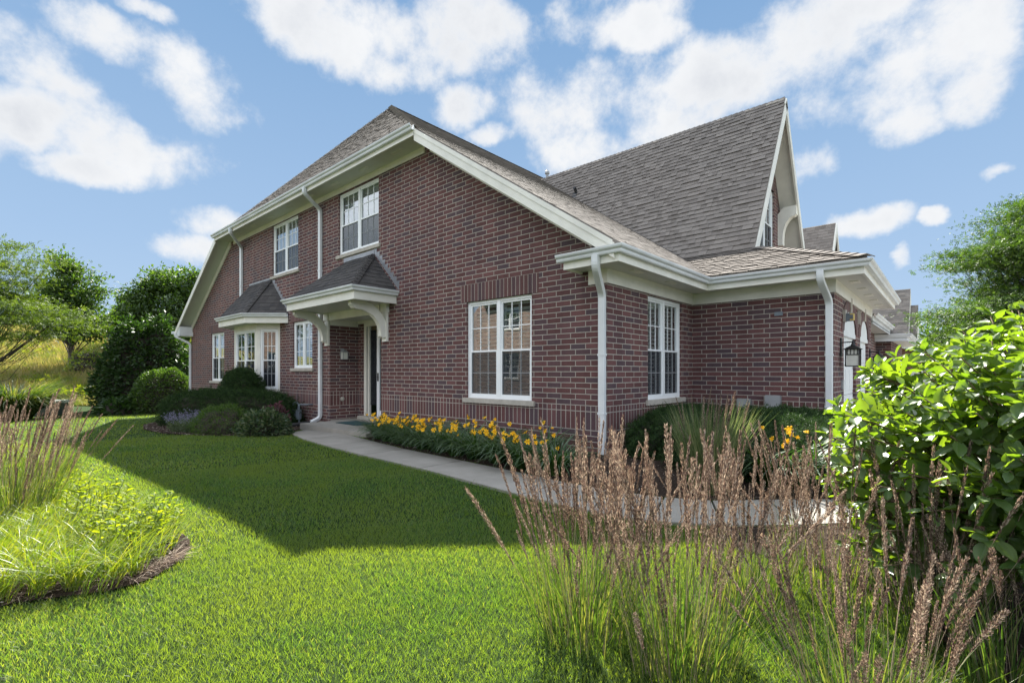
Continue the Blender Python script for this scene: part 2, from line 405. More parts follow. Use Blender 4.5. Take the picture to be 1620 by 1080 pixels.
def np_mesh(name, V, quads, tris, mat, parent=None, rnd_q=None, rnd_t=None, smooth=False, link=True):
    V = np.asarray(V, float)
    if parent is not None: V = V-np.array(root_of(parent).location)
    me = bpy.data.meshes.new(name)
    q = np.asarray(quads, int).reshape(-1, 4); t = np.asarray(tris, int).reshape(-1, 3)
    me.vertices.add(len(V)); me.vertices.foreach_set('co', V.astype(np.float32).ravel())
    L = np.concatenate([q.ravel(), t.ravel()]); me.loops.add(len(L)); me.loops.foreach_set('vertex_index', L.astype(np.int32))
    tot = np.concatenate([np.full(len(q), 4), np.full(len(t), 3)]).astype(np.int32)
    st = np.concatenate([[0], np.cumsum(tot)[:-1]]).astype(np.int32)
    me.polygons.add(len(tot)); me.polygons.foreach_set('loop_start', st); me.polygons.foreach_set('loop_total', tot)
    if smooth: me.polygons.foreach_set('use_smooth', np.ones(len(tot), bool))
    at = me.attributes.new('rnd', 'FLOAT', 'FACE')
    r = np.concatenate([rnd_q if rnd_q is not None else rng.random(len(q)), rnd_t if rnd_t is not None else rng.random(len(t))])
    at.data.foreach_set('value', r.astype(np.float32))
    me.update(calc_edges=True); me.materials.append(MAT[mat])
    o = bpy.data.objects.new(name, me)
    if link: COL.objects.link(o)
    if parent is not None: o.parent = parent
    return o

def ribbons(base, L, w, az, a0, a1, segs=3, twist=.5, keep=1.6, rs=None):
    """blades: returns V, quads, tris, rq, rt"""
    n = len(base); base = np.asarray(base, float)
    bc = lambda x: np.broadcast_to(np.asarray(x, float), (n,))
    L, w, az, a0, a1 = map(bc, (L, w, az, a0, a1))
    dh = np.stack([np.cos(az), np.sin(az), np.zeros(n)], 1)
    sa = az+math.pi/2+(rng.random(n)-.5)*2*twist*math.pi
    sd = np.stack([np.cos(sa), np.sin(sa), np.zeros(n)], 1)
    V = np.empty((n, 2*segs+1, 3)); p = base.copy()
    for k in range(segs+1):
        t = k/segs; ww = (w*(1-t**keep)*(.75+.5*min(1, 3*t)) )[:, None]
        if k < segs:
            V[:, 2*k] = p-sd*ww/2; V[:, 2*k+1] = p+sd*ww/2
            an = a0+(a1-a0)*((k+.5)/segs)
            p = p+(L/segs)[:, None]*(np.sin(an)[:, None]*dh+np.cos(an)[:, None]*np.array([0, 0, 1.]))
        else: V[:, 2*segs] = p
    b = (np.arange(n)*(2*segs+1))[:, None]
    Q = np.concatenate([np.stack([b[:, 0]+2*k, b[:, 0]+2*k+1, b[:, 0]+2*k+3, b[:, 0]+2*k+2], 1) for k in range(segs-1)]) if segs > 1 else np.zeros((0, 4), int)
    T = np.stack([b[:, 0]+2*segs-2, b[:, 0]+2*segs-1, b[:, 0]+2*segs], 1)
    r = rng.random(n) if rs is None else rs
    return V.reshape(-1, 3), Q, T, np.tile(r, segs-1) if segs > 1 else np.zeros(0), r

def merge(parts):
    V = []; Q = []; T = []; rq = []; rt = []; b = 0
    for v, q, t, a, c in parts:
        V.append(v); Q.append(np.asarray(q, int).reshape(-1, 4)+b); T.append(np.asarray(t, int).reshape(-1, 3)+b); rq.append(a); rt.append(c); b += len(v)
    return np.concatenate(V), np.concatenate(Q), np.concatenate(T), np.concatenate(rq), np.concatenate(rt)

def basis(dirs, up_jit=.6):
    """rotation matrices whose x axis = dirs, z ~ up"""
    n = len(dirs); x = dirs/np.linalg.norm(dirs, axis=1, keepdims=True)
    up = np.tile(np.array([0, 0, 1.]), (n, 1))+rng.normal(0, up_jit, (n, 3))
    y = np.cross(up, x); y /= np.linalg.norm(y, axis=1, keepdims=True)+1e-9
    z = np.cross(x, y); return np.stack([x, y, z], 2)
def bake(tv, tq, tt, pos, M, sc, rs=None):
    n = len(pos); tv = np.asarray(tv, float); k = len(tv)
    sc = np.broadcast_to(np.asarray(sc, float), (n,))
    V = pos[:, None, :]+np.einsum('nij,kj->nki', M, tv)*sc[:, None, None]
    b = np.arange(n)*k
    Q = (np.asarray(tq, int).reshape(-1, 4)[None]+b[:, None, None]).reshape(-1, 4)
    T = (np.asarray(tt, int).reshape(-1, 3)[None]+b[:, None, None]).reshape(-1, 3)
    r = rng.random(n) if rs is None else rs
    return V.reshape(-1, 3), Q, T, np.repeat(r, len(np.asarray(tq).reshape(-1, 4))), np.repeat(r, len(np.asarray(tt).reshape(-1, 3)))

def leaf_t(wid=.45, fold=.12, droop=.15):
    v = [(0, 0, 0), (.35, wid/2, fold), (.35, 0, 0), (.35, -wid/2, fold), (.75, wid*.36, fold*.6-droop*.4), (.75, 0, -droop*.5), (.75, -wid*.36, fold*.6-droop*.4), (1, 0, -droop)]
    return v, [(2, 1, 4, 5), (3, 2, 5, 6)], [(0, 1, 2), (0, 2, 3), (5, 4, 7), (6, 5, 7)]
LEAF = leaf_t()
NARROW = ([(0, 0, 0), (.5, .11, .02), (.5, -.11, .02), (1, 0, -.05)], [], [(0, 2, 1), (1, 2, 3)])
# a twig carrying several leaves
def spray_t(n=5, wid=.34, ls=.5):
    V = []; Q = []; T = []
    for i in range(n):
        s = (i % 2)*2-1 if i < n-1 else 0
        a = s*1.0; c, sn = math.cos(a), math.sin(a); x0 = i/(n)*.7
        lv, lq, lt = leaf_t(wid, .06, .2); b = len(V)
        for (x, y, z) in lv: V.append((x0+(x*c-y*sn)*ls, (x*sn+y*c)*ls, z*ls+.05*random.uniform(-1, 1)))
        Q += [tuple(j+b for j in f) for f in lq]; T += [tuple(j+b for j in f) for f in lt]
    return V, Q, T
SPRAY = spray_t()

def rand_dirs(n):
    d = rng.normal(0, 1, (n, 3)); return d/np.linalg.norm(d, axis=1, keepdims=True)
def inpoly(x, y, poly):
    c = np.zeros(len(x), bool); m = len(poly); j = m-1
    for i in range(m):
        xi, yi = poly[i]; xj, yj = poly[j]
        hit = ((yi > y) != (yj > y)) & (x < (xj-xi)*(y-yi)/(yj-yi+1e-12)+xi); c ^= hit; j = i
    return c

# ------------------------------------------------------------------ ground, paths, beds
WALK_NEAR = [(-7.75, -1.42), (-7.2, -1.62), (-6, -1.93), (-4.5, -2.18), (-3, -2.40), (-1.25, -2.60), (.65, -2.78), (1.5, -2.80), (2.05, -2.70), (2.55, -2.42), (3.0, -1.98), (3.5, -1.42), (4.6, -.2), (6.4, 1.6)]
WALK_FAR = [(-8.15, -.80), (-7.3, -.85), (-6, -.96), (-4.5, -1.28), (-3, -1.60), (-1.25, -1.86), (.65, -2.02), (1.3, -2.0), (1.8, -1.90), (2.2, -1.70), (2.6, -1.30), (3.05, -.86), (4.2, .45), (5.6, 2.2)]
WALK = WALK_NEAR+WALK_FAR[::-1]
BED_LEFT = [(-15.6, -.0), (-15.6, -2.5), (-14.6, -2.95), (-12.6, -3.35), (-10.6, -3.35), (-9.0, -2.9), (-7.7, -2.15), (-7.3, -1.66), (-8.2, -1.25), (-8.25, 0)]
BED_LILY = [(-5.2, 0), (-5.2, -1.05), (-4.5, -1.24), (-3, -1.56), (-1.25, -1.82), (.65, -1.98), (1.3, -1.96), (1.8, -1.86), (2.2, -1.66), (2.6, -1.30), (3.05, -.86), (4.0, .3), (3.2, 1.5), (2.46, 3.37), (0, 3.37), (0, 0)]
BED_FRONT = [(-.55, -5.44), (-.34, -5.45), (-.14, -5.50), (.02, -5.58), (.17, -5.70), (.28, -5.84), (.30, -6.02), (0.12, -6.35), (-.1, -7.2), (-7, -7.5), (-9, -5.9), (-6.0, -5.85), (-3.6, -5.72), (-1.6, -5.60), (-.9, -5.48)]
BED_RIGHT = [(2.45, -2.55), (3.0, -2.02), (3.5, -1.44), (4.6, -.22), (6.2, 1.0), (8, 0), (7.6, -3.2), (5.4, -4.2), (4.4, -4.1), (3.9, -3.5), (3.45, -2.9), (3.0, -2.9), (2.6, -2.85)]
HOUSE_FP = [(-21, 0), (0, 0), (0, 3.37), (2.46, 3.37), (2.46, 40), (-21, 40)]

def sheet(name, mat, poly, dz, step=.5, kindlbl=None):
    """polygon laid on the ground, cut into a grid so that it follows the slope"""
    bm = bmesh.new(); vs = [bm.verts.new((p[0], p[1], 0)) for p in poly]
    tris = tessellate_polygon([[Vector((p[0], p[1], 0)) for p in poly]])
    for t in tris:
        try: bm.faces.new([vs[i] for i in t])
        except ValueError: pass
    xs = [p[0] for p in poly]; ys = [p[1] for p in poly]
    for ax, lo, hi in ((0, min(xs), max(xs)), (1, min(ys), max(ys))):
        c = math.floor(lo/step)*step+step
        while c < hi:
            co = [0, 0, 0]; co[ax] = c; no = [0, 0, 0]; no[ax] = 1
            bmesh.ops.bisect_plane(bm, geom=bm.verts[:]+bm.edges[:]+bm.faces[:], plane_co=co, plane_no=no); c += step
    for v in bm.verts: v.co.z = gz(v.co.x, v.co.y)+dz
    bmesh.ops.recalc_face_normals(bm, faces=bm.faces)
    me = bpy.data.meshes.new(name); bm.to_mesh(me); bm.free(); me.materials.append(MAT[mat])
    o = bpy.data.objects.new(name, me); COL.objects.link(o); return tag(o, kind='structure')

def build_ground():
    # one sheet to the horizon, finer near the house
    def axis(c, near, far):
        a = list(np.arange(-near, near+.01, 1.0)); e = near
        while e < far: e *= 1.25; a = [-e]+a+[e]
        return np.array(a)+c
    ax = axis(-12, 46, 1500); ay = axis(6, 50, 1500)
    X, Y = np.meshgrid(ax, ay, indexing='ij'); Z = ground_z(X, Y)-.02
    n, m = X.shape; V = np.stack([X.ravel(), Y.ravel(), Z.ravel()], 1)
    i, j = np.meshgrid(np.arange(n-1), np.arange(m-1), indexing='ij'); b = (i*m+j).ravel()
    Q = np.stack([b, b+m, b+m+1, b+1], 1)
    dep = (X-CAM[0])*FW[0]+(Y-CAM[1])*FW[1]; lat = (X-CAM[0])*RT[0]+(Y-CAM[1])*RT[1]
    o = np_mesh('ground', V, Q, [], 'turf', smooth=True); o.data.materials.append(MAT['meadow_soil'])
    fc = V[Q].mean(1); d = (fc[:, 0]-CAM[0])*FW[0]+(fc[:, 1]-CAM[1])*FW[1]
    o.data.polygons.foreach_set('material_index', (d > 27).astype(np.int32)); o.data.update()
    tag(o, kind='structure')
build_ground()
bl = sheet('planting_bed_soil', 'mulch', BED_LEFT, .006)
sheet('planting_bed_soil', 'mulch', BED_LILY, .004)
sheet('planting_bed_soil', 'mulch', BED_FRONT, .006)
sheet('planting_bed_soil', 'mulch', BED_RIGHT, .006)

def build_walk():
    # slabs with tooled joints: each bay between consecutive stations
    b = MB(); dens_n = []; 
    def interp(pl, n=4):
        out = []
        for i in range(len(pl)-1):
            for k in range(n):
                t = k/n; out.append((pl[i][0]*(1-t)+pl[i+1][0]*t, pl[i][1]*(1-t)+pl[i+1][1]*t))
        out.append(pl[-1]); return out
    A = interp(WALK_NEAR, 2); B = interp(WALK_FAR, 2)
    for i in range(len(A)-1):
        j = (i % 2 == 1); g0 = 0.0; g1 = .026 if j else 0.0
        def pt(P, Q_, t): return (P[0]*(1-t)+Q_[0]*t, P[1]*(1-t)+Q_[1]*t)
        L = math.hypot(A[i+1][0]-A[i][0], A[i+1][1]-A[i][1]); t1 = 1-g1/L
        a0, a1, b0, b1 = A[i], pt(A[i], A[i+1], t1), B[i], pt(B[i], B[i+1], t1)
        vs = []
        for p in (a0, a1, b1, b0): vs.append((p[0], p[1], gz(*p)+.012))
        for p in (a0, a1, b1, b0): vs.append((p[0], p[1], gz(*p)-.10))
        fs = [(0, 1, 2, 3), (0, 4, 5, 1), (3, 2, 6, 7)]
        if j: fs += [(1, 5, 6, 2)]
        if i % 2 == 0: fs += [(0, 3, 7, 4)]
        b.add(vs, fs)
    o = b.build('walkway', 'concrete'); tag(o, kind='structure')
    b = MB(); b.box(-8.35, -5.25, -.95, .0, -.5, -.035); b.box(-8.60, -6.16, 0, .83, -.5, -.035)
    o = b.build('porch_slab', 'concrete', bevel=.012); tag(o, kind='structure')
    # driveway in front of the garages
    o = sheet('driveway', 'concrete', [(2.47, 3.6), (2.47, 40), (16, 40), (16, 1.9), (5.8, 1.9)], .02, 2)
build_walk()

def lawn():
    parts = []
    for (d0, d1, dens, w, h, segs) in ((1.0, 4.2, 13000, .0026, .036, 2), (4.2, 8, 4600, .0042, .040, 2), (8, 14, 1300, .0080, .045, 2), (14, 28, 230, .018, .055, 1)):
        half = R_(64 if d0 < 8 else 56)
        area = half*(d1**2-d0**2); n = int(area*dens)
        r = np.sqrt(rng.random(n)*(d1**2-d0**2)+d0**2); a = (rng.random(n)*2-1)*half
        f = r*np.cos(a); l = r*np.sin(a)
        x = CAM[0]+f*FW[0]+l*RT[0]; y = CAM[1]+f*FW[1]+l*RT[1]
        ok = np.ones(n, bool)
        for P in (WALK, BED_LEFT, BED_LILY, BED_FRONT, BED_RIGHT, HOUSE_FP): ok &= ~inpoly(x, y, P)
        ok &= (f < 27)
        ok &= ~((x > 2.4) & (y > 1.6))
        x, y = x[ok], y[ok]; n = len(x)
        cl = .5+.5*np.sin(x*2.1+np.sin(y*1.7)*2)*np.sin(y*2.6+x)
        hh = h*(.55+.6*rng.random(n)+.2*cl); hh = np.where(rng.random(n) < .012, hh*1.7, hh)
        base = np.stack([x, y, ground_z(x, y)-.015], 1)
        dr = .5+.25*np.sin(x*1.3+1.7*np.sin(y*.9))+.25*np.sin(y*2.9+x*.6+2*np.sin(x*1.9)); dr = .55*rng.random(n)+.35*dr
        dr = np.where(rng.random(n) < .05, .8+.2*rng.random(n), dr)
        parts.append(ribbons(base, hh, w*(.7+.6*rng.random(n)), rng.random(n)*2*math.pi, .05+.45*rng.random(n), .35+1.2*rng.random(n), segs, rs=dr))
    V, Q, T, a, c = merge(parts)
    o = np_mesh('lawn_grass', V, Q, T, 'lawn_blade', None, a, c)
    tag(o, 'short mown green lawn in front of the brick house', 'grass', kind='stuff')
lawn()

def meadow():
    n = 120000
    d = 26.5+44*rng.random(n)**1.5; t = -1.32+.85*rng.random(n); l = d*t
    x = CAM[0]+d*FW[0]+l*RT[0]; y = CAM[1]+d*FW[1]+l*RT[1]
    ok = ~inpoly(x, y, HOUSE_FP); x, y, d = x[ok], y[ok], d[ok]; n = len(x)
    pat = .5+.5*np.sin(x*.35+2*np.sin(y*.21))*np.cos(y*.3+x*.1)
    L = (.22+.55*np.clip((d-27)/8, 0, 1))*(.5+.8*rng.random(n)**2+.5*pat)
    base = np.stack([x, y, ground_z(x, y)-.05], 1)
    V, Q, T, a, c = ribbons(base, L, .035+.03*rng.random(n), rng.random(n)*6.283, .05+.3*rng.random(n), .3+.8*rng.random(n), 2)
    o = np_mesh('meadow_grass', V, Q, T, 'meadow_blade', None, a, c)
    tag(o, 'tall dry tan and green meadow grass on the hillside', 'meadow', kind='stuff')
meadow()
def weeds():
    n = 9000; d = 28+34*rng.random(n)**1.3; t = -1.3+.7*rng.random(n)
    cx = d*t; k = (np.sin(d*1.3+cx*.7)+np.sin(cx*1.9-d*.6)) > .5; d, cx = d[k], cx[k]; n = len(d)
    x = CAM[0]+d*FW[0]+cx*RT[0]; y = CAM[1]+d*FW[1]+cx*RT[1]
    P = np.column_stack([x, y, ground_z(x, y)+.1+.45*rng.random(n)]); D = rand_dirs(n); D[:, 2] = np.abs(D[:, 2])
    V, Q, T, a, c = bake(SPRAY[0], SPRAY[1], SPRAY[2], P, basis(D, .6), .28*(.6+.8*rng.random(n)))
    o = np_mesh('meadow_weeds', V, Q, T, 'perennial_leaf', None, a, c); tag(o, 'yellow green weeds scattered through the tall meadow grass', 'weeds', kind='stuff')
weeds()

# ------------------------------------------------------------------ roofs
def clip_poly(sub, clip):
    """Sutherland-Hodgman, both convex, clip CCW"""
    out = sub
    for i in range(len(clip)):
        a = clip[i]; b = clip[(i+1) % len(clip)]; ex, ey = b[0]-a[0], b[1]-a[1]
        inp = out; out = []
        if not inp: break
        def side(p): return ex*(p[1]-a[1])-ey*(p[0]-a[0])
        for k in range(len(inp)):
            p, q = inp[k], inp[(k+1) % len(inp)]; sp_, sq = side(p), side(q)
            if sp_ >= 0: out.append(p)
            if (sp_ >= 0) != (sq >= 0):
                t = sp_/(sp_-sq); out.append((p[0]+(q[0]-p[0])*t, p[1]+(q[1]-p[1])*t))
    return out
def roof_plane(name, poly3, parent, mat='shingle', expo=.15, deck=.05, tabw=(.10, .24), tilt=.009, layer=(.000, .001, .005)):
    P = [Vector(p) for p in poly3]
    n = Vector((0, 0, 0))
    for i in range(len(P)): n += P[i].cross(P[(i+1) % len(P)])
    n.normalize()
    if n.z < 0: n = -n
    u = Vector((0, 0, 1)).cross(n).normalized(); v = n.cross(u).normalized()
    O = min(P, key=lambda p: p.z)
    p2 = [((p-O).dot(u), (p-O).dot(v)) for p in P]
    ar = sum(p2[i][0]*p2[(i+1) % len(p2)][1]-p2[(i+1) % len(p2)][0]*p2[i][1] for i in range(len(p2)))
    if ar < 0: p2 = p2[::-1]
    umin, umax = min(p[0] for p in p2), max(p[0] for p in p2); vmin, vmax = min(p[1] for p in p2), max(p[1] for p in p2)
    vs = []; fs = []; rn = []
    def W(a, b, h): return O+u*a+v*b+n*h
    row = 0; vv = vmin
    while vv < vmax:
        uu = umin-random.random()*.3; v1 = vv+expo*1.04
        while uu < umax:
            w = random.uniform(*tabw); th = random.choice(layer); r = random.random()
            c = clip_poly([(uu, vv), (uu+w, vv), (uu+w, v1), (uu, v1)], p2)
            if len(c) >= 3:
                k = len(c); b = len(vs); jit = random.uniform(0, .002)
                hh_ = []
                for (a_, b_) in c:
                    t = (b_-vv)/(v1-vv); hh_.append(th+tilt*(1-t)+jit); vs.append(W(a_, b_, hh_[-1]))
                for (a_, b_), h0 in zip(c, hh_): vs.append(W(a_, b_, h0-.005))
                fs.append(tuple(range(b, b+k))); rn.append(r)
                for i in range(k): fs.append((b+i, b+i+k, b+(i+1) % k+k, b+(i+1) % k)); rn.append(r)
            uu += w
        vv += expo; row += 1
    b = len(vs); k = len(p2)
    vs += [W(a_, b_, -.003) for a_, b_ in p2]+[W(a_, b_, -deck) for a_, b_ in p2]
    fs.append(tuple(range(b, b+k))); fs.append(tuple(range(b+2*k-1, b+k-1, -1))); rn += [.5, .5]
    for i in range(k): fs.append((b+i, b+i+k, b+(i+1) % k+k, b+(i+1) % k)); rn.append(.5)
    org = root_of(parent).location
    me = bpy.data.meshes.new(name); me.from_pydata([tuple(q-org) for q in vs], [], fs)
    at = me.attributes.new('rnd', 'FLOAT', 'FACE'); at.data.foreach_set('value', rn)
    me.materials.append(MAT[mat]); o = bpy.data.objects.new(name, me); COL.objects.link(o); o.parent = parent
    return o
def ridge_cap(p0, p1, d1, d2, parent, mat='shingle', w=.14, step=.15):
    """overlapping cap shingles; d1, d2 unit directions down each slope"""
    p0, p1, n1, n2 = map(Vector, (p0, p1, d1, d2)); L = (p1-p0).length; t = (p1-p0)/L
    d1 = t.cross(n1).normalized(); d1 = d1 if d1.z < 0 else -d1
    d2 = t.cross(n2).normalized(); d2 = d2 if d2.z < 0 else -d2
    up = (n1.normalized()+n2.normalized()).normalized()
    if up.z < 0: up = -up
    vs = []; fs = []; rn = []; n = int(L/step)
    for i in range(n):
        a = p0+t*(i*step); b = a+t*min(step*1.25, L-i*step); r = random.random(); k = len(vs)
        for q, h in ((a, .052), (b, .030)):
            for s_ in (d1*w, d1*w*.25, Vector((0, 0, 0)), d2*w*.25, d2*w): vs.append(q+s_+up*h)
        for j in range(4): fs.append((k+j, k+j+1, k+j+6, k+j+5)); rn.append(r)
        # front lip
        kk = len(vs)
        for j in range(5): vs.append(vs[k+j]-up*.016)
        for j in range(4): fs.append((k+j, kk+j, kk+j+1, k+j+1)); rn.append(r)
    org = root_of(parent).location
    me = bpy.data.meshes.new('ridge_cap'); me.from_pydata([tuple(q-org) for q in vs], [], fs)
    at = me.attributes.new('rnd', 'FLOAT', 'FACE'); at.data.foreach_set('value', rn)
    me.materials.append(MAT[mat]); o = bpy.data.objects.new('ridge_cap', me); COL.objects.link(o); o.parent = parent

def sweep_h(mb, path, prof):
    """closed profile (outward, z) swept along a horizontal path; outward = right of travel"""
    n = len(prof); P = [Vector((p[0], p[1])) for p in path]; m = len(P); offs = []
    for i in range(m):
        ns = []
        if i > 0: d = (P[i]-P[i-1]).normalized(); ns.append(Vector((d.y, -d.x)))
        if i < m-1: d = (P[i+1]-P[i]).normalized(); ns.append(Vector((d.y, -d.x)))
        if len(ns) == 1: offs.append(ns[0])
        else: s_ = ns[0]+ns[1]; offs.append(s_/(s_.length_squared/2) if s_.length_squared > 1e-6 else ns[0])
    vs = [(P[i].x+offs[i].x*o, P[i].y+offs[i].y*o, z) for i in range(m) for (o, z) in prof]
    fs = [(i*n+k, i*n+(k+1) % n, (i+1)*n+(k+1) % n, (i+1)*n+k) for i in range(m-1) for k in range(n)]
    t = tessellate_polygon([[Vector((a, b, 0)) for a, b in prof]])
    fs += [tuple(x) for x in t]+[tuple(i+(m-1)*n for i in reversed(x)) for x in t]
    mb.add(vs, fs); return mb
def gutter_prof(z, o=0):
    return [(o, z), (o, z-.105), (o+.065, z-.105), (o+.075, z-.085), (o+.078, z-.06), (o+.105, z-.04), (o+.115, z-.022), (o+.118, z+.002), (o+.104, z+.002), (o+.10, z-.02), (o+.07, z-.05), (o+.06, z-.095), (o+.008, z-.095), (o+.008, z)]
def rect(o0, o1, z0, z1): return [(o0, z0), (o1, z0), (o1, z1), (o0, z1)]

# ------------------------------------------------------------------ windows
def window(parent, fr, u0, u1, z0, z1, sashes=2, kind='hung', grid=(2, 2), sill=True, screen=True, blind=True, depth=.07, side_sill=.08, rail=.48, sz=.09, inner=.5):
    """fr = (origin, tangent, outward normal)"""
    g = -depth
    root = MB(fr)
    fw = .055
    root.box(u0, u1, g-.05, g+.02, z1-fw, z1); root.box(u0, u1, g-.05, g+.02, z0, z0+fw)
    root.box(u0, u0+fw, g-.05, g+.02, z0+fw, z1-fw); root.box(u1-fw, u1, g-.05, g+.02, z0+fw, z1-fw)
    W = u1-u0; cells = []
    for i in range(sashes):
        a = u0+fw+i*(W-2*fw)/sashes; b = u0+fw+(i+1)*(W-2*fw)/sashes
        if i: root.box(a-.04, a+.04, g-.05, g+.025, z0+fw, z1-fw); a += .04
        if i < sashes-1: b -= .04
        cells.append((a, b))
    win = root.build('window', 'vinyl_white', parent)
    sf = MB(fr); mu = MB(fr); gl = MB(fr); scn = MB(fr); sh = MB(fr); bk = MB(fr)
    zb, zt = z0+fw, z1-fw; zm = zb+(zt-zb)*rail
    for (a, b) in cells:
        rows = [(zb, zm+.02, 0), (zm-.02, zt, 1)] if kind == 'hung' else [(zb, zt, 1)]
        for (p, q, upper) in rows:
            off = g-.012 if (upper and kind == 'hung') else g-.0
            s_ = .035; o0, o1 = off-.03, off+(.012 if upper else .014)
            sf.box(a, b, o0, o1, q-s_, q); sf.box(a, b, o0, o1, p, p+s_)
            sf.box(a, a+s_, o0, o1, p+s_, q-s_); sf.box(b-s_, b, o0, o1, p+s_, q-s_)
            gl.add([(a+s_, off-.01, p+s_), (b-s_, off-.01, p+s_), (b-s_, off-.01, q-s_), (a+s_, off-.01, q-s_)], [(0, 1, 2, 3)])
            nu, nz_ = grid
            for k in range(1, nu):
                x = a+s_+(b-a-2*s_)*k/nu; mu.box(x-.0085, x+.0085, off-.0085, off-.001, p+s_, q-s_)
            for k in range(1, nz_):
                z = p+s_+(q-p-2*s_)*k/nz_; mu.box(a+s_, b-s_, off-.008, off-.0015, z-.0085, z+.0085)
            if screen and not upper:
                scn.add([(a+s_-.01, off+.008, p+s_-.01), (b-s_+.01, off+.008, p+s_-.01), (b-s_+.01, off+.008, q-s_+.01), (a+s_-.01, off+.008, q-s_+.01)], [(0, 1, 2, 3)])
    sf.build('sash', 'vinyl_white', win); gl.build('pane', 'window_glass', win, recalc=False); mu.build('muntin', 'vinyl_white', win)
    if screen and scn.v: scn.build('insect_screen', 'insect_screen', win, recalc=False)
    if blind:
        for (a, b) in cells:
            s0 = g-.10
            sh.box(a-.02, a+.03, s0-.03, s0, zb, zt); sh.box(b-.03, b+.02, s0-.03, s0, zb, zt)
            sh.box(a+.03, b-.03, s0-.03, s0, zb, zb+.07); sh.box(a+.03, b-.03, s0-.03, s0, zt-.07, zt)
            m = (a+b)/2; sh.box(m-.008, m+.008, s0+.002, s0+.012, zb+.08, zt-.08)
            z = zb+.10
            while z < zt-.09:
                sh.add([(a+.03, s0+.012, z+.012), (b-.03, s0+.012, z+.012), (b-.03, s0-.045, z-.022), (a+.03, s0-.045, z-.022), (a+.03, s0+.012, z+.018), (b-.03, s0+.012, z+.018), (b-.03, s0-.045, z-.016), (a+.03, s0-.045, z-.016)],
                       [(0, 1, 2, 3), (4, 7, 6, 5), (0, 4, 5, 1), (3, 2, 6, 7)]); z += .072
        sh.build('shutter', 'shutter', win)
    # dark room behind
    r0 = g-.055; bk.add([(u0, r0, z0), (u1, r0, z0), (u1, r0, z1), (u0, r0, z1), (u0, r0-inner, z0), (u1, r0-inner, z0), (u1, r0-inner, z1), (u0, r0-inner, z1)],
           [(4, 5, 6, 7), (0, 1, 5, 4), (3, 7, 6, 2), (0, 4, 7, 3), (1, 2, 6, 5)])
    bk.build('room', 'interior', win, recalc=False)
    if sill:
        s = MB(fr); s.box(u0-side_sill, u1+side_sill, -depth-.04, .045, z0-sz, z0+.002); s.build('sill', 'stone_sill', win, bevel=.006)
    return win

def wall(name, parent, fr, outline, holes, mat='brick', reveal=.12):
    """planar wall with openings; outline and holes in (u, z)"""
    loops = [[Vector((p[0], p[1], 0)) for p in outline]]
    for (a, b, c, d) in holes: loops.append([Vector((a, c, 0)), Vector((a, d, 0)), Vector((b, d, 0)), Vector((b, c, 0))])
    tris = tessellate_polygon(loops); pts = [p for l in loops for p in l]
    b = MB(fr); b.add([(p.x, 0, p.y) for p in pts], [tuple(t) for t in tris])
    for (a0, a1, c0, c1) in holes:
        vs = [(a0, 0, c0), (a1, 0, c0), (a1, 0, c1), (a0, 0, c1), (a0, -reveal, c0), (a1, -reveal, c0), (a1, -reveal, c1), (a0, -reveal, c1)]
        b.add(vs, [(0, 1, 5, 4), (1, 2, 6, 5), (2, 3, 7, 6), (3, 0, 4, 7)])
    return b.build(name, mat, parent, recalc=False)
def lintel(parent, fr, u0, u1, z0, z1):
    b = MB(fr); b.box(u0, u1, -.05, .004, z0, z1); b.build('lintel', 'lintel_brick', parent)

def downspout(parent, pts, w=.105, d=.082, a=(1, 0, 0)):
    b = MB(); pp = []
    # round the bends a little
    P = [Vector(p) for p in pts]
    for i, p in enumerate(P):
        if 0 < i < len(P)-1:
            r = .09; d0 = (P[i-1]-p); d1 = (P[i+1]-p); r0 = min(r, d0.length*.45); r1 = min(r, d1.length*.45)
            q0 = p+d0.normalized()*r0; q1 = p+d1.normalized()*r1
            for t in (0, .25, .5, .75, 1): pp.append(q0*(1-t)**2+p*2*t*(1-t)+q1*t*t)
        else: pp.append(p)
    b.tube(pp, .03, 16, rect=(w, d, a)); o = b.build('downspout', 'gutter_paint', parent)
    zs = [p[2] for p in pts]; x, y = pts[-2][0] if len(pts) > 4 and abs(pts[-1][1]-pts[-2][1]) > .1 else pts[-1][0], pts[3][1]
    for z in (pts[3][2]*.25+pts[2][2]*.75-.25, pts[3][2]*.75+pts[2][2]*.25+.2):
        q = MB(); q.box(x-w/2-.006, x+w/2+.006, y-d/2-.004, y+d/2+.004, z-.016, z+.016); q.build('strap', 'gutter_paint', o)
    return o

# ------------------------------------------------------------------ the brick townhouse
FA = ((0, 0, 0), (1, 0, 0), (0, -1, 0)); FB = ((0, 0, 0), (0, 1, 0), (1, 0, 0)); YC = 3.37; FC = ((0, YC, 0), (1, 0, 0), (0, -1, 0))
XG = 2.46; FG = ((XG, 0, 0), (0, 1, 0), (1, 0, 0))
house = empty('townhouse', (-9, 4, 0), 'dark red brick townhouse with grey shingle roofs, porch canopy and bay window', 'house')
SR = .676; SL = .603; ZE = 3.08
def zr(x): return ZE+SR*(.5-x)
def zl(x): return ZE+SL*(x+21.4)

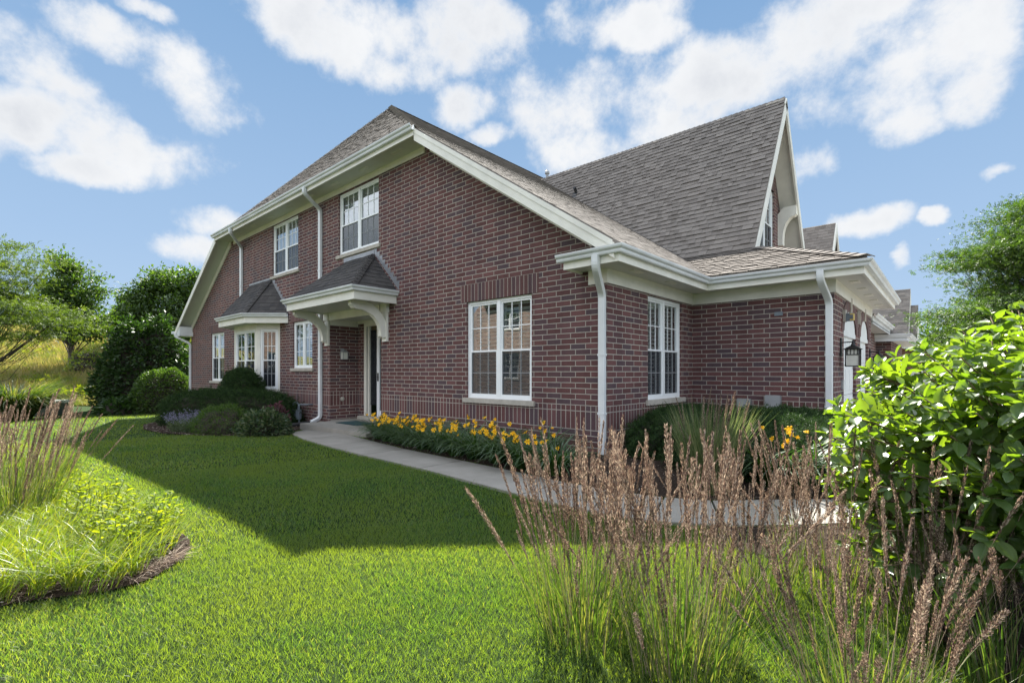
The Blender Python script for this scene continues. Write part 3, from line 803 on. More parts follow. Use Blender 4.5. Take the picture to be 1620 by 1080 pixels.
def house_walls():
    top = 6.16
    xr = .5-(top+.2-ZE)/SR; xlft = -21.4+(top+.2-ZE)/SL
    # openings cut into wall A: recess for the door reaches the base
    xa, xb = -8.61, -6.15
    outline = [(-20.95, -1.0), (xa, -1.0), (xa, 2.86), (xb, 2.86), (xb, -1.0), (0, -1.0), (0, zr(0)-.2), (xr, top), (xlft, top), (-20.95, zl(-20.95)-.2)]
    holes = [(-3.17, -1.50, .76, 2.64), (-8.15, -6.25, 4.34, 5.96), (-12.38, -10.52, 4.34, 5.98), (-10.89, -9.63, 1.38, 2.77), (-18.35, -16.82, .91, 2.81), (-14.72, -11.81, .75, 2.80)]
    wall('wall', house, FA, outline, holes)
    wall('wall', house, FB, [(0, -1), (YC, -1), (YC, 3.0), (0, 3.0)], [(1.38, 2.85, .77, 2.62)])
    wall('wall', house, FC, [(0, -1), (XG, -1), (XG, 3.0), (0, 3.0)], [])
    # recess of the front door
    fr = ((-8.61, 0, 0), (0, 1, 0), (1, 0, 0)); wall('wall', house, fr, [(0, -1), (.84, -1), (.84, 2.9), (0, 2.9)], [])
    fr = ((0, .84, 0), (1, 0, 0), (0, -1, 0)); wall('wall', house, fr, [(-8.61, -1), (-8.24, -1), (-8.24, 2.9), (-8.61, 2.9)], [])
    wall('wall', house, ((-6.15, 0, 0), (0, 1, 0), (-1, 0, 0)), [(0, -1), (.84, -1), (.84, 2.9), (0, 2.9)], [])
    # far left side wall, back walls
    b = MB(); b.add([(-20.95, 0, -1), (-20.95, 14, -1), (-20.95, 14, 3.1), (-20.95, 0, 3.1)], [(0, 1, 2, 3)]); b.build('wall', 'brick', house, recalc=False)
    # porch ceiling and head board in the recess
    b = MB(); b.box(-8.61, -6.15, .0, .84, 2.70, 2.74); b.build('porch_ceiling', 'soffit_paint', house)
    b = MB(); b.box(-8.607, -8.585, .003, .838, 2.54, 2.699); b.box(-8.584, -6.16, .815, .836, 2.62, 2.699); b.build('frieze_board', 'white_trim', house)
    lintel(house, FA, -3.33, -1.34, 2.64, 2.98); lintel(house, FA, -18.6, -16.6, 2.81, 3.12); lintel(house, FA, -11.02, -9.5, 2.77, 3.07)
    window(house, FA, -3.17, -1.50, .76, 2.64, 2, 'hung', (3, 2))
    window(house, FA, -8.15, -6.25, 4.34, 5.96, 2, 'hung', (3, 2))
    window(house, FA, -12.38, -10.52, 4.34, 5.98, 2, 'hung', (3, 2))
    window(house, FA, -10.89, -9.63, 1.38, 2.77, 2, 'casement', (2, 3), screen=False)
    window(house, FA, -18.35, -16.82, .91, 2.81, 2, 'hung', (2, 2))
    window(house, FB, 1.38, 2.85, .77, 2.62, 2, 'hung', (3, 2))
house_walls()

def house_door():
    fr = ((0, .84, 0), (1, 0, 0), (0, -1, 0)); z0 = .06; z1 = 2.62
    b = MB(fr)
    b.box(-8.24, -8.12, -.06, .03, z0-.06, z1); b.box(-6.30, -6.16, -.06, .03, z0-.06, z1); b.box(-8.12, -6.30, -.06, .03, z1-.09, z1)
    b.box(-8.06, -8.0, -.05, .01, z0, z1-.09)
    d = b.build('front_door', 'white_trim', house)
    b = MB(fr); b.box(-8.119, -8.061, -.05, -.03, z0, z1-.091); b.box(-8.0, -7.62, -.05, -.03, z0+.3, z1-.2); b.build('sidelight', 'dark_door', d)
    b = MB(fr); x0, x1 = -7.62, -6.62
    b.box(x0, x0+.12, -.03, .015, z0, z1-.1); b.box(x1-.12, x1, -.03, .015, z0, z1-.1); b.box(x0+.12, x1-.12, -.03, .015, z0, z0+.16); b.box(x0+.12, x1-.12, -.03, .015, z1-.24, z1-.1)
    b.box(x1, -6.30, -.05, -.02, z0, z1-.09)
    b.build('storm_door', 'vinyl_white', d)
    b = MB(fr); b.box(x0-.02, x1+.02, -.09, -.06, z0, z1-.1)
    for (a, c) in ((x0+.2, x0+.46), (x0+.54, x0+.8)):
        for (p, q) in ((z0+.25, z0+.95), (z0+1.1, z0+2.1)): b.box(a, c, -.06, -.05, p, q)
    b.build('inner_door', 'dark_door', d)
    b = MB(fr); b.add([(x0+.12, -.005, z0+.16), (x1-.12, -.005, z0+.16), (x1-.12, -.005, z1-.24), (x0+.12, -.005, z1-.24)], [(0, 1, 2, 3)]); b.build('pane', 'window_glass', d, recalc=False)
    b = MB(fr); b.box(x0+.03, x0+.09, .015, .024, 1.02, 1.24); b.tube([(x0+.06, .02, 1.13), (x0+.06, .06, 1.13), (x0+.17, .065, 1.13)], .009, 8)
    b.build('handle', 'dark_metal', d)
    b = MB(); b.box(-8.25, -6.16, .60, .84, -.034, .06); b.build('doorstep', 'stone_sill', house, bevel=.01)
    # porch lantern on the recess side wall
    fr = ((-8.61, 0, 0), (0, 1, 0), (1, 0, 0)); b = MB(fr); c = .36; z = 1.72
    b.box(c-.05, c+.05, 0, .02, z+.02, z+.20); b.tube([(c, .02, z+.14), (c, .06, z+.17), (c, .11, z+.15)], .01, 6)
    for s in (0, 1): pass
    top = [(c-.09, .02, z+.09), (c+.09, .02, z+.09), (c+.09, .20, z+.09), (c-.09, .20, z+.09), (c-.03, .08, z+.15), (c+.03, .08, z+.15), (c+.03, .14, z+.15), (c-.03, .14, z+.15)]
    b.add(top, [(0, 1, 2, 3), (4, 7, 6, 5), (0, 4, 5, 1), (1, 5, 6, 2), (2, 6, 7, 3), (3, 7, 4, 0)])
    for (u_, n_) in ((c-.07, .04), (c+.07, .04), (c-.07, .18), (c+.07, .18)): b.box(u_-.006, u_+.006, n_-.006, n_+.006, z-.10, z+.089)
    b.box(c-.072, c+.072, .036, .184, z-.11, z-.10)
    L = b.build('porch_lantern', 'meter_metal', house)
    b = MB(fr); b.box(c-.062, c+.062, .048, .172, z-.099, z+.088); b.build('glass', 'frosted_glass', L)
    b = MB(fr); b.tube([(.36, 0, .52), (.36, .03, .52), (.36, .05, .515)], [.06, .058, .03], 16); b.build('hose_cover', 'stone_sill', house)
house_door()

def bay():
    cs = [(-14.75, 0), (-14.25, -.5), (-12.29, -.5), (-11.79, 0)]
    bw = MB(); z0, z1 = .30, 2.86
    # corner posts and head/apron as mitred sweeps
    sweep_h(bw, cs, rect(-.06, 0, 2.62, z1)); sweep_h(bw, cs, rect(-.06, 0, z0, .72))
    for i, (w0, w1) in enumerate(((.10, .10), (.10, .16), (.10, .06))):
        a = Vector(cs[i]); c = Vector(cs[i+1]); L = (c-a).length; t = (c-a)/L; n = Vector((t.y, -t.x))
        fr = ((a.x, a.y, 0), (t.x, t.y, 0), (n.x, n.y, 0)); m = MB(fr)
        m.box(0, w0, -.06, .0, .72, 2.62); m.box(L-w1, L, -.06, .0, .72, 2.62)
        o_ = len(bw.v); bw.v += m.v; bw.f += [tuple(k+o_ for k in f) for f in m.f]
    root = bw.build('bay_window', 'white_trim', house)
    for i, (w0, w1, k) in enumerate(((.10, .10, 1), (.10, .16, 2), (.10, .06, 1))):
        a = Vector(cs[i]); c = Vector(cs[i+1]); L = (c-a).length; t = (c-a)/L; n = Vector((t.y, -t.x))
        fr = ((a.x, a.y, 0), (t.x, t.y, 0), (n.x, n.y, 0))
        window(house, fr, w0+.003, L-w1-.003, .725, 2.615, k, 'hung', (2, 2) if k == 2 else (3, 2), sill=False, depth=.03, blind=(i == 0), inner=.35 if i == 1 else .1)
    b = MB(); sweep_h(b, cs, rect(0, .07, .60, .66)); b.build('sill', 'stone_sill', root)
    b = MB(); sweep_h(b, cs, rect(-.3, -.002, -.8, .599)); b.build('base', 'brick', root)
    e = [(-15.35, 0), (-14.45, -.90), (-12.16, -.90), (-11.20, 0)]
    b = MB(); b.prism(e, 2.80, 2.83, 2); b.build('soffit', 'soffit_paint', root)
    b = MB(); sweep_h(b, e, rect(-.02, .02, 2.83-.06, 2.97)); b.build('fascia', 'white_trim', root)
    b = MB(); sweep_h(b, e, gutter_prof(3.06, .021)); b.build('gutter', 'gutter_paint', root)
    T = [(-14.2, -.01, 4.26), (-12.45, -.01, 4.26)]; E3 = [(-15.40, 0.0, 3.05), (-14.47, -.93, 3.05), (-12.14, -.93, 3.05), (-11.15, 0.0, 3.05)]
    roof_plane('roof', [E3[1], E3[2], T[1], T[0]], root, 'shingle_dark'); roof_plane('roof', [E3[2], E3[3], T[1]], root, 'shingle_dark'); roof_plane('roof', [E3[0], E3[1], T[0]], root, 'shingle_dark')
    ridge_cap(E3[2], T[1], (0, -1.2, .93), (1.2, -1.2, 1.28), root, 'shingle_dark', w=.09)
    stepped(root, (-11.20, 3.1), (-12.45, 4.26)); 
    b = MB(); b.box(-14.25, -12.40, -.02, .0-.001, 4.22, 4.32); b.build('flashing', 'flashing', root)
    b = MB(); b.box(-12.6, -11.2, -.20, -.001, 2.95, 3.0)
def stepped(parent, p0, p1, n=9):
    b = MB(FA)
    for i in range(n):
        a = i/n; c = (i+1)/n; x0 = p0[0]+(p1[0]-p0[0])*a; x1 = p0[0]+(p1[0]-p0[0])*c
        z0 = p0[1]+(p1[1]-p0[1])*a; z1 = p0[1]+(p1[1]-p0[1])*c; lo = .02; hi = .16
        b.prism([(x0, z0-lo), (x1, z1-lo), (x1, z1+.05), (x1, z1+hi*.55), (x0+.02, z1+hi*.55), (x0, z0+.05)], .001, .006+.0004*i, 1)
    b.build('flashing', 'flashing', parent)
bay()

def canopy():
    x0, x1, y = -8.80, -5.52, -1.08
    root = MB().box(x0+.06, x1-.06, y+.06, -.005, 2.86, 2.885).build('porch_canopy', 'soffit_paint', house)
    e = [(x0, -.004), (x0, y), (x1, y), (x1, -.004)]
    b = MB(); sweep_h(b, e, rect(-.06, -.0, 2.83, 3.04)); b.build('fascia', 'white_trim', root)
    b = MB(); sweep_h(b, e, gutter_prof(3.115, .001)); b.build('gutter', 'gutter_paint', root)
    E = [(x0-.05, -.0, 3.10), (x0-.05, y-.05, 3.10), (x1+.05, y-.05, 3.10), (x1+.05, 0.0, 3.10)]; T = [(-7.75, -.005, 4.12), (-6.50, -.005, 4.12)]
    roof_plane('roof', [E[1], E[2], T[1], T[0]], root, 'shingle_dark'); roof_plane('roof', [E[2], E[3], T[1]], root, 'shingle_dark'); roof_plane('roof', [E[0], E[1], T[0]], root, 'shingle_dark')
    ridge_cap(E[2], T[1], (0, -1.02, 1.13), (1.02, 0, 1.03), root, 'shingle_dark', w=.09)
    stepped(root, (x1+.10, 3.15), (-6.45, 4.17)); b = MB(); b.box(-7.85, -6.42, -.02, -.001, 4.12, 4.22); b.build('flashing', 'flashing', root)
    # beam along the wall above the recess and curved knee braces
    b = MB(); b.box(-8.60, -6.16, -.05, -.002, 2.66, 2.859); b.build('header_board', 'white_trim', root)
    for xc in (-8.72, -5.94):
        w = .13
        arc = []
        for k in range(13):
            a = k/12*math.pi/2; arc.append((.17+.60*(1-math.cos(a))+.0, 2.16+.52*math.sin(a)))
        poly = [(.055, 2.10), (.12, 2.06), (.17, 2.10)]+arc+[(.86, 2.69), (.93, 2.76), (.93, 2.858), (.58, 2.858), (.42, 2.82), (.28, 2.73), (.15, 2.60), (.055, 2.44)]
        fr = ((xc-w/2, 0, 0), (1, 0, 0), (0, -1, 0)); m = MB(fr); m.prism(poly, 0, w, 0); m.build('bracket', 'white_trim', root, bevel=.008)
        m = MB(fr); m.box(-.03, w+.03, .001, .054, 1.98, 2.859); m.box(-.06, w+.06, .002, .08, 2.66, 2.8585); m.build('bracket_plate', 'white_trim', root)
canopy()

def house_roof():
    Y0 = -.5; pk = Vector((-9.85, 2.8, 9.95)); zt = 6.24
    xr = .5-(zt-ZE)/SR; xl_ = -21.4+(zt-ZE)/SL
    # right slope (kept planar through peak)
    pkr = (-9.85, 2.8, zr(-9.85)); bk = 19
    rz = zr(-9.85)
    roof_plane('roof', [(.5, Y0, ZE), (xr, Y0, zt), pkr, (-9.85, bk, rz), (.5, bk, ZE)], house, tilt=.006, layer=(.000, .002))
    roof_plane('roof', [(xl_, Y0-.05, zt), (xr, Y0-.05, zt), pkr], house, tilt=.014, layer=(.001, .003, .007))
    roof_plane('roof', [(-21.4, Y0, ZE), (xl_, Y0, zt), (pkr[0], pkr[1], zl(-9.85)), (-9.85, bk, zl(-9.85)), (-21.4, bk, ZE)], house, tabw=(.4, .8), expo=.28)
    nR = (SR, 0, 1); nL = (-SL, 0, 1); nH = (0, -(rz-zt), 3.35)
    ridge_cap(pkr, (-9.85, bk, rz), nR, nL, house, w=.13)
    ridge_cap((xr, Y0, zt), pkr, nH, nR, house, w=.13)
    # steep gable roof
    yb, zb_, yp, zp, xg = 5.14, 4.04, 7.95, 8.55, .70
    def xv(z): return .5-(z-ZE)/SR
    roof_plane('roof', [(xg, yb, zb_), (xg, yp, zp), (xv(zp), yp, zp), (xv(zb_), yb, zb_)], house, tilt=.020, layer=(.001, .003, .012))
    roof_plane('roof', [(xg, 2*yp-yb, zb_), (xg, yp, zp), (xv(zp), yp, zp), (xv(zb_), 2*yp-yb, zb_)], house, tabw=(.4, .8), expo=.28)
    roof_plane('roof', [(.5, 2.85, ZE), (2.96, 2.85, ZE), (xg, yb, zb_), (xv(zb_), yb, zb_)], house, tilt=.018, layer=(.001, .003, .009))
    roof_plane('roof', [(2.96, 2.85, ZE), (2.96, 9.0, ZE), (xg-.2, 9.0, zb_+.08), (xg-.2, yb+.2, zb_+.08)], house)
    dn = (0, -(zp-zb_), (yp-yb)); dn2 = (0, (zp-zb_), (yp-yb))
    ridge_cap((xg-.02, yp, zp), (xv(zp), yp, zp), dn, dn2, house, w=.14)
    ridge_cap((2.96, 2.85, ZE), (xg, yb, zb_), (0, -.42, 1), (.42, 0, 1), house, w=.15, step=.2)
    # valley metal lines: narrow dark strips
    # gable wall, window and trims
    xw = .22; fr = ((xw, 0, 0), (0, 1, 0), (1, 0, 0))
    s = (zp-zb_)/(yp-yb)
    def gy(z): return (zp-z)/s
    wy0, wy1, wz0, wz1 = 5.95+.55, 5.95+2.05, 4.36, 6.1
    wy0, wy1, wz0, wz1 = 7.15, 8.80, 4.45, 6.40
    wall('wall', house, fr, [(yp-gy(3.9), 3.9), (yp+gy(3.9), 3.9), (yp, zp-.15)], [(wy0, wy1, wz0, wz1)])
    window(house, fr, wy0, wy1, wz0, wz1, 2, 'hung', (2, 2), sill=False)
    lintel(house, fr, wy0-.1, wy1+.1, wz1, wz1+.25)
    b = MB(); t = .09
    for sg in (-1, 1):
        # barge board and deep soffit following each slope, flared toward the eave
        d = Vector((0, sg*(yp-yb), -(zp-zb_))); Ld = d.length; d.normalize(); nn = Vector((0, -sg*d.z*-1, 0))
        inn = Vector((0, -sg*abs(d.z), -abs(d.y)))     # inward/down, normal to slope
        P0 = Vector((0, yp, zp)); 
        def pt(x, a, q): v_ = P0+d*a+inn*q; return (x, v_.y, v_.z)
        L2 = Ld*1.02
        b.add([pt(xg-.02, .0, .03), pt(xg-.02, L2, .03), pt(xg-.02, L2, .21), pt(xg-.02, .1, .21), pt(xg+.03, .0, .03), pt(xg+.03, L2, .03), pt(xg+.03, L2, .21), pt(xg+.03, .1, .21)],
              [(0, 1, 2, 3), (4, 7, 6, 5), (0, 4, 5, 1), (3, 2, 6, 7), (1, 5, 6, 2), (0, 3, 7, 4)])
    b.build('barge_board', 'white_trim', house)
    b = MB()
    for sg in (-1, 1):
        d = Vector((0, sg*(yp-yb), -(zp-zb_))); Ld = d.length; d.normalize(); inn = Vector((0, -sg*abs(d.z), -abs(d.y))); P0 = Vector((0, yp, zp))
        pts = []
        for k in range(9):
            a = Ld*1.02*k/8; fl = .055+.10*max(0, (k/8-.35))**2*2
            pts.append((P0+d*a+inn*.055, P0+d*a+inn*(fl+.02)))
        for k in range(8):
            (p, q), (p2, q2) = pts[k], pts[k+1]
            b.add([(xw+.002, p.y, p.z), (xg-.021, p.y, p.z), (xg-.021, p2.y, p2.z), (xw+.002, p2.y, p2.z), (xw+.002, q.y, q.z), (xg-.021, q.y, q.z), (xg-.021, q2.y, q2.z), (xw+.002, q2.y, q2.z)],
                  [(0, 1, 2, 3), (4, 7, 6, 5), (0, 4, 5, 1), (3, 2, 6, 7), (1, 5, 6, 2), (0, 3, 7, 4)])
    b.build('soffit', 'white_trim', house)
    # knee brace on the right of the gable window
    yc = 9.30; arc = [(.12+.30*(1-math.cos(k/8*math.pi/2)), 5.12+.62*math.sin(k/8*math.pi/2)) for k in range(9)]
    m = MB(((xw, yc, 0), (0, 1, 0), (1, 0, 0))); m.prism([(.0, 4.95), (.12, 4.95)]+arc+[(.47, 5.78), (.47, 6.02), (.14, 6.02), (0, 5.85)], -.11, .11, 0); m.build('bracket', 'white_trim', house, bevel=.006)
    # plumbing vents
    b = MB(); q = Vector((-5.35, 0, 0)); zz = 7.35; yy = yp-(zp-zz)/s
    b.box(-5.6, -5.42, yy-.30, yy-.02, zz-.30, zz-.02) if False else None
    b.tube([(-5.5, yy+.05, zz-.1), (-5.5, yy-.04, zz+.12), (-5.5, yy-.10, zz+.14)], [.05, .05, .055], 12); b.prism([(yy-.35, zz-.54), (yy-.28, zz-.50), (yy+.03, zz+.02), (yy-.02, zz+.0)], -5.6, -5.4, 0)
    b.build('roof_vent', 'dark_metal', house)
    b = MB(); b.tube([(-7.3, 7.95, 8.5), (-7.3, 7.95, 8.72)], .05, 12); b.tube([(-7.3, 7.95, 8.70), (-7.3, 7.95, 8.78), (-7.3, 7.95, 8.84)], [.09, .08, .02], 12); b.build('roof_vent', 'meter_metal', house)
house_roof()

def house_trim():
    # ---- upper eave over the front
    zt = 6.24; xr = .5-(zt-ZE)/SR; xl_ = -21.4+(zt-ZE)/SL
    b = MB(); b.box(xl_+.35, xr-.30, -.022, -.001, 5.98, 6.12); b.build('frieze_board', 'white_trim', house)
    b = MB(); b.box(xl_+.02, xr-.02, -.50, -.0, 6.12, 6.14); b.build('soffit', 'soffit_paint', house)
    for i in range(8):
        x = -14.6+i*1.35; v = MB(); v.box(x-.17, x+.17, -.30, -.20, 6.112, 6.1195)
        for k in range(5): v.box(x-.15+k*.065, x-.13+k*.065, -.29, -.21, 6.108, 6.1121)
        v.build('soffit_vent', 'white_trim', house)
    b = MB(); b.box(xl_, xr, -.54, -.501, 6.07, 6.25); b.build('fascia', 'white_trim', house)
    b = MB(); sweep_h(b, [(xl_-.05, -.54), (xr+.03, -.54)], gutter_prof(6.27, .001)); b.build('gutter', 'gutter_paint', house)
    # ---- rakes: barge board, soffit, frieze following each slope
    def rake(x0, z0, x1, z1, y0, y1, top, h, nm, mat):
        m = MB(); vs = []
        for y in (y0, y1): vs += [(x0, y, z0-top), (x1, y, z1-top), (x1, y, z1-top-h), (x0, y, z0-top-h)]
        m.add(vs, [(0, 1, 2, 3), (4, 7, 6, 5), (0, 4, 5, 1), (3, 2, 6, 7), (1, 5, 6, 2), (0, 3, 7, 4)]); m.build(nm, mat, house)
    rx = -.02
    rake(xr, zr(xr), .42, zr(.42), -.52, -.48, .045, .22, 'barge_board', 'white_trim')
    rake(xr-.05, zr(xr-.05), .40, zr(.40), -.535, -.521, .02, .09, 'barge_trim', 'white_trim')
    rake(xr, zr(xr), .30, zr(.30), -.479, -.002, .10, .02, 'soffit', 'soffit_paint')
    rake(xr-.1, zr(xr-.1), -.25, zr(-.25), -.035, -.001, .12, .24, 'frieze_board', 'white_trim')
    rake(xl_, zl(xl_), -21.35, zl(-21.35), -.52, -.48, .045, .22, 'barge_board', 'white_trim')
    rake(xl_, zl(xl_), -21.2, zl(-21.2), -.479, -.002, .10, .02, 'soffit', 'soffit_paint')
    rake(xl_+.1, zl(xl_+.1), -20.9, zl(-20.9), -.035, -.001, .12, .24, 'frieze_board', 'white_trim')
    # ---- low eave: return on the front, along the side wall, across and along the garage
    path = [(-.78, -.0+0), (-.78, -.0)]
    base = [(-.32, 0), (0, 0), (0, YC), (XG, YC), (XG, 8.75)]
    b = MB(); sweep_h(b, base, rect(.001, .028, 2.64, 2.86)); b.build('frieze_board', 'white_trim', house)
    b = MB(); sweep_h(b, [(-.44, 0), (0, 0), (0, YC), (XG, YC), (XG, 8.9)], rect(.001, .45, 2.86, 2.88)); b.build('soffit', 'soffit_paint', house)
    b = MB(); sweep_h(b, [(-.44, 0), (0, 0), (0, YC), (XG, YC), (XG, 8.9)], rect(.43, .47, 2.83, 3.0))
    b.box(-.48, -.44, -.47, -.001, 2.83, 3.0); b.build('fascia', 'white_trim', house)
    b = MB(); sweep_h(b, [(-.56, 0), (0, 0), (0, YC), (XG, YC), (XG, 9.0)], gutter_prof(3.045, .471)); b.build('gutter', 'gutter_paint', house)
    # little shingled return roof on the front
    roof_plane('roof', [(-.55, -.5, 3.04), (.5, -.5, 3.04), (.35, -.02, 3.20), (-.55, -.02, 3.20)], house, 'shingle_dark')
    for (x, y, w, h) in [(.24, .5, .05, .17), (.24, 1.8, .05, .17)]+[(XG+.23, q, .07, .15) for q in (3.9, 4.9, 5.9, 6.9, 7.9)]:
        v = MB(); v.box(x-w, x+w, y-h, y+h, 2.850, 2.8595)
        for k in range(4): v.box(x-w*.8+k*w*.45, x-w*.8+k*w*.45+w*.2, y-h*.8, y+h*.8, 2.846, 2.8501)
        v.build('soffit_vent', 'white_trim', house)
    # left eave return
    b = MB(); b.box(-21.45, -20.7, -.5, -.001, 2.82, 3.0); b.prism([(-21.5, 3.0), (-20.7, 3.0), (-20.7, 3.22), (-21.2, 3.1)], -.5, -.02, 1); b.build('eave_return', 'gutter_paint', house)
    b = MB(); b.box(-21.56, -21.45, -.6, 8, 2.93, 3.05); b.build('gutter', 'gutter_paint', house)
    # ---- downspouts
    downspout(house, [(.13, -.53, 2.95), (.13, -.53, 2.78), (-.05, -.057, 2.46), (-.05, -.057, -.25)])
    downspout(house, [(XG-.12, YC-.53, 2.95), (XG-.12, YC-.53, 2.80), (XG-.065, YC-.057, 2.48), (XG-.065, YC-.057, -.2)], a=(1, 0, 0))
    downspout(house, [(-8.85, -.60, 6.17), (-8.85, -.60, 6.02), (-9.05, -.057, 5.76), (-9.05, -.057, .0), (-9.12, -.30, -.12)])
    downspout(house, [(-14.35, -.60, 6.17), (-14.35, -.60, 6.02), (-14.9, -.057, 5.72), (-14.9, -.057, 3.6)])
    downspout(house, [(-21.15, -.55, 2.95), (-21.15, -.55, 2.8), (-20.9, -.06, 2.5), (-20.9, -.06, -.5)])
    downspout(house, [(-15.1, -.35, 2.95), (-15.1, -.35, 2.85), (-14.85, -.06, 2.6), (-14.85, -.06, -.2)], .05, .05)
    b = MB(); b.tube([(-9.10, -.26, -.12), (-9.5, -.95, -.21), (-9.9, -1.3, -.22)], .055, 12); b.build('drain_pipe', 'rubber_black', house)
house_trim()

def arch_door(parent, y0, y1, fr):
    """arched garage opening: white arched panel and panelled door"""
    zs = 2.05; r = (y1-y0)/2; yc = (y0+y1)/2; rise = .42
    arc = [(yc-r*math.cos(k/12*math.pi), zs+rise*math.sin(k/12*math.pi)) for k in range(13)]
    b = MB(fr); b.prism([(y0, zs)]+arc+[(y1, zs)], -.045, -.015, 1)
    b.box(y0, y1, -.05, -.005, zs-.09, zs-.001)
    d = b.build('garage_door', 'garage_paint', parent)
    b = MB(fr); 
    for k in range(4):
        z = -.35+k*.585; b.box(y0, y1, -.09, -.055, z, z+.575)
        m = 3
        for i in range(m):
            a = y0+.06+(y1-y0-.06)/m*i; b.box(a, a+(y1-y0-.06)/m-.06, -.055, -.045, z+.08, z+.5)
    b.build('door_panel', 'garage_paint', d)
    b = MB(fr)
    # brick arch ring with stone imposts and keystone
    ring = [(yc-(r+.30)*math.cos(k/12*math.pi), zs+(rise+.22)*math.sin(k/12*math.pi)) for k in range(13)]
    b.prism(arc+ring[::-1], -.1, .012, 1); b.build('arch', 'lintel_brick', d)
    b = MB(fr); b.prism([(yc-.07, zs+rise-.03), (yc+.07, zs+rise-.03), (yc+.10, zs+rise+.26), (yc-.10, zs+rise+.26)], -.1, .03, 1)
    b.box(y0-.30, y0-.0, -.1, .03, zs-.06, zs+.07) if False else None
    b.build('keystone', 'stone_sill', d)
    return arc
def wall_lantern(parent, y, z, xw):
    b = MB(((xw, y, 0), (0, 1, 0), (1, 0, 0)))
    b.box(-.055, .055, .0, .022, z-.05, z+.28); b.tube([(0, .02, z+.20), (0, .22, z+.21)], .011, 8); b.tube([(0, .19, z+.16), (0, .19, z+.24)], [.03, .012], 8)
    b.tube([(0, .19, z+.17), (0, .19, z+.13)], [.03, .045], 10)
    r0, r1 = .14, .04; cx = .19
    top = [(-r0, cx-r0, z+.07), (r0, cx-r0, z+.07), (r0, cx+r0, z+.07), (-r0, cx+r0, z+.07), (-r1, cx-r1, z+.14), (r1, cx-r1, z+.14), (r1, cx+r1, z+.14), (-r1, cx+r1, z+.14)]
    b.add(top, [(0, 1, 2, 3), (4, 7, 6, 5), (0, 4, 5, 1), (1, 5, 6, 2), (2, 6, 7, 3), (3, 7, 4, 0)])
    r = .10
    for (u_, n_) in ((-r, cx-r), (r, cx-r), (-r, cx+r), (r, cx+r)): b.box(u_-.009, u_+.009, n_-.009, n_+.009, z-.22, z+.069)
    b.box(-r, r, cx-r, cx-r+.01, z-.03, z-.015); b.box(-r, r, cx+r-.01, cx+r, z-.03, z-.015); b.box(-r, -r+.01, cx-r, cx+r, z-.03, z-.015); b.box(r-.01, r, cx-r, cx+r, z-.03, z-.015)
    for k in (-.075, -.025, .025, .075):
        for q in (cx-r, cx+r-.008): b.box(k-.006, k+.006, q, q+.008, z-.015, z+.069)
        for q in (-r, r-.008): b.box(q, q+.008, cx+k-.006, cx+k+.006, z-.015, z+.069)
    b.box(-r-.01, r+.01, cx-r-.01, cx+r+.01, z-.235, z-.22)
    L = b.build('wall_lantern', 'dark_metal', parent)
    b = MB(((xw, y, 0), (0, 1, 0), (1, 0, 0))); b.box(-r+.012, r-.012, cx-r+.012, cx+r-.012, z-.219, z+.068); b.build('glass', 'frosted_glass', L)
    return L
def garage():
    d = [(4.40, 6.0), (6.70, 8.10)]; zs = 2.05; rise = .42
    # front wall as a polygon with arched notches down to the ground
    out = [(YC, -1), (YC, 3.0), (8.75, 3.0), (8.75, -1)]
    for (y0, y1) in d[::-1]:
        yc = (y0+y1)/2; r = (y1-y0)/2
        arc = [(yc+r*math.cos(k/12*math.pi), zs+rise*math.sin(k/12*math.pi)) for k in range(13)]
        out += [(y1, -1)]+arc+[(y0, -1)]
    wall('wall', house, FG, out, [])
    b = MB(FG)
    for (y0, y1) in d:
        for y in (y0, y1): b.add([(y, 0, -1), (y, 0, zs), (y, -.2, zs), (y, -.2, -1)], [(0, 1, 2, 3)])
        yc = (y0+y1)/2; r = (y1-y0)/2
        arc = [(yc+r*math.cos(k/12*math.pi), zs+rise*math.sin(k/12*math.pi)) for k in range(13)]
        b.add([(p[0], q, p[1]) for q in (0, -.2) for p in arc], [(k, k+1, k+14, k+13) for k in range(12)])
    b.build('jamb', 'brick', house, recalc=False)
    for (y0, y1) in d: arch_door(house, y0, y1, FG)
    wall_lantern(house, 4.02, 1.60, XG); wall_lantern(house, 8.42, 1.56, XG)
    b = MB(FG)
    b.box(4.22, 4.40, .0, .05, 2.20, 2.42)
    for y in (6.2, 6.5): b.box(y, y+.07, .001, .03, 2.3, 2.6)
    b.build('stone_block', 'stone_sill', house)
    b = MB(FG); b.tube([(4.32, .03, 2.28), (4.32, .16, 2.28)], .075, 12); b.box(4.25, 4.39, .055, .11, 2.21, 2.35); q = b.build('alarm_strobe', 'gas_metal', house)
    b = MB(FG); b.box(4.26, 4.38, .111, .17, 2.22, 2.34); b.build('lens', 'amber_glass', q)
    b = MB(FG); b.box(4.10, 4.22, .001, .03, .95, 1.12); b.build('keypad', 'meter_metal', house)
    # electric meters on the side wall beside the garage
    for (x, z, w, h) in ((1.52, .50, .26, .42), (1.02, .50, .24, .34)):
        b = MB(FC); b.box(x-w/2, x+w/2, .002, .12, z-.2, z-.2+h+.12); m = b.build('meter_box', 'meter_metal', house, bevel=.01)
        b = MB(FC); b.tube([(x, .12, z+.02), (x, .14, z+.02)], .09, 20); b.tube([(x, .14, z+.02), (x, .20, z+.02)], [.075, .07], 20); b.build('meter_dial', 'frosted_glass', m)
    b = MB(FC); b.box(1.53, 1.67, .002, .014, 2.30, 2.37); b.build('data_plate', 'gas_metal', house)
garage()

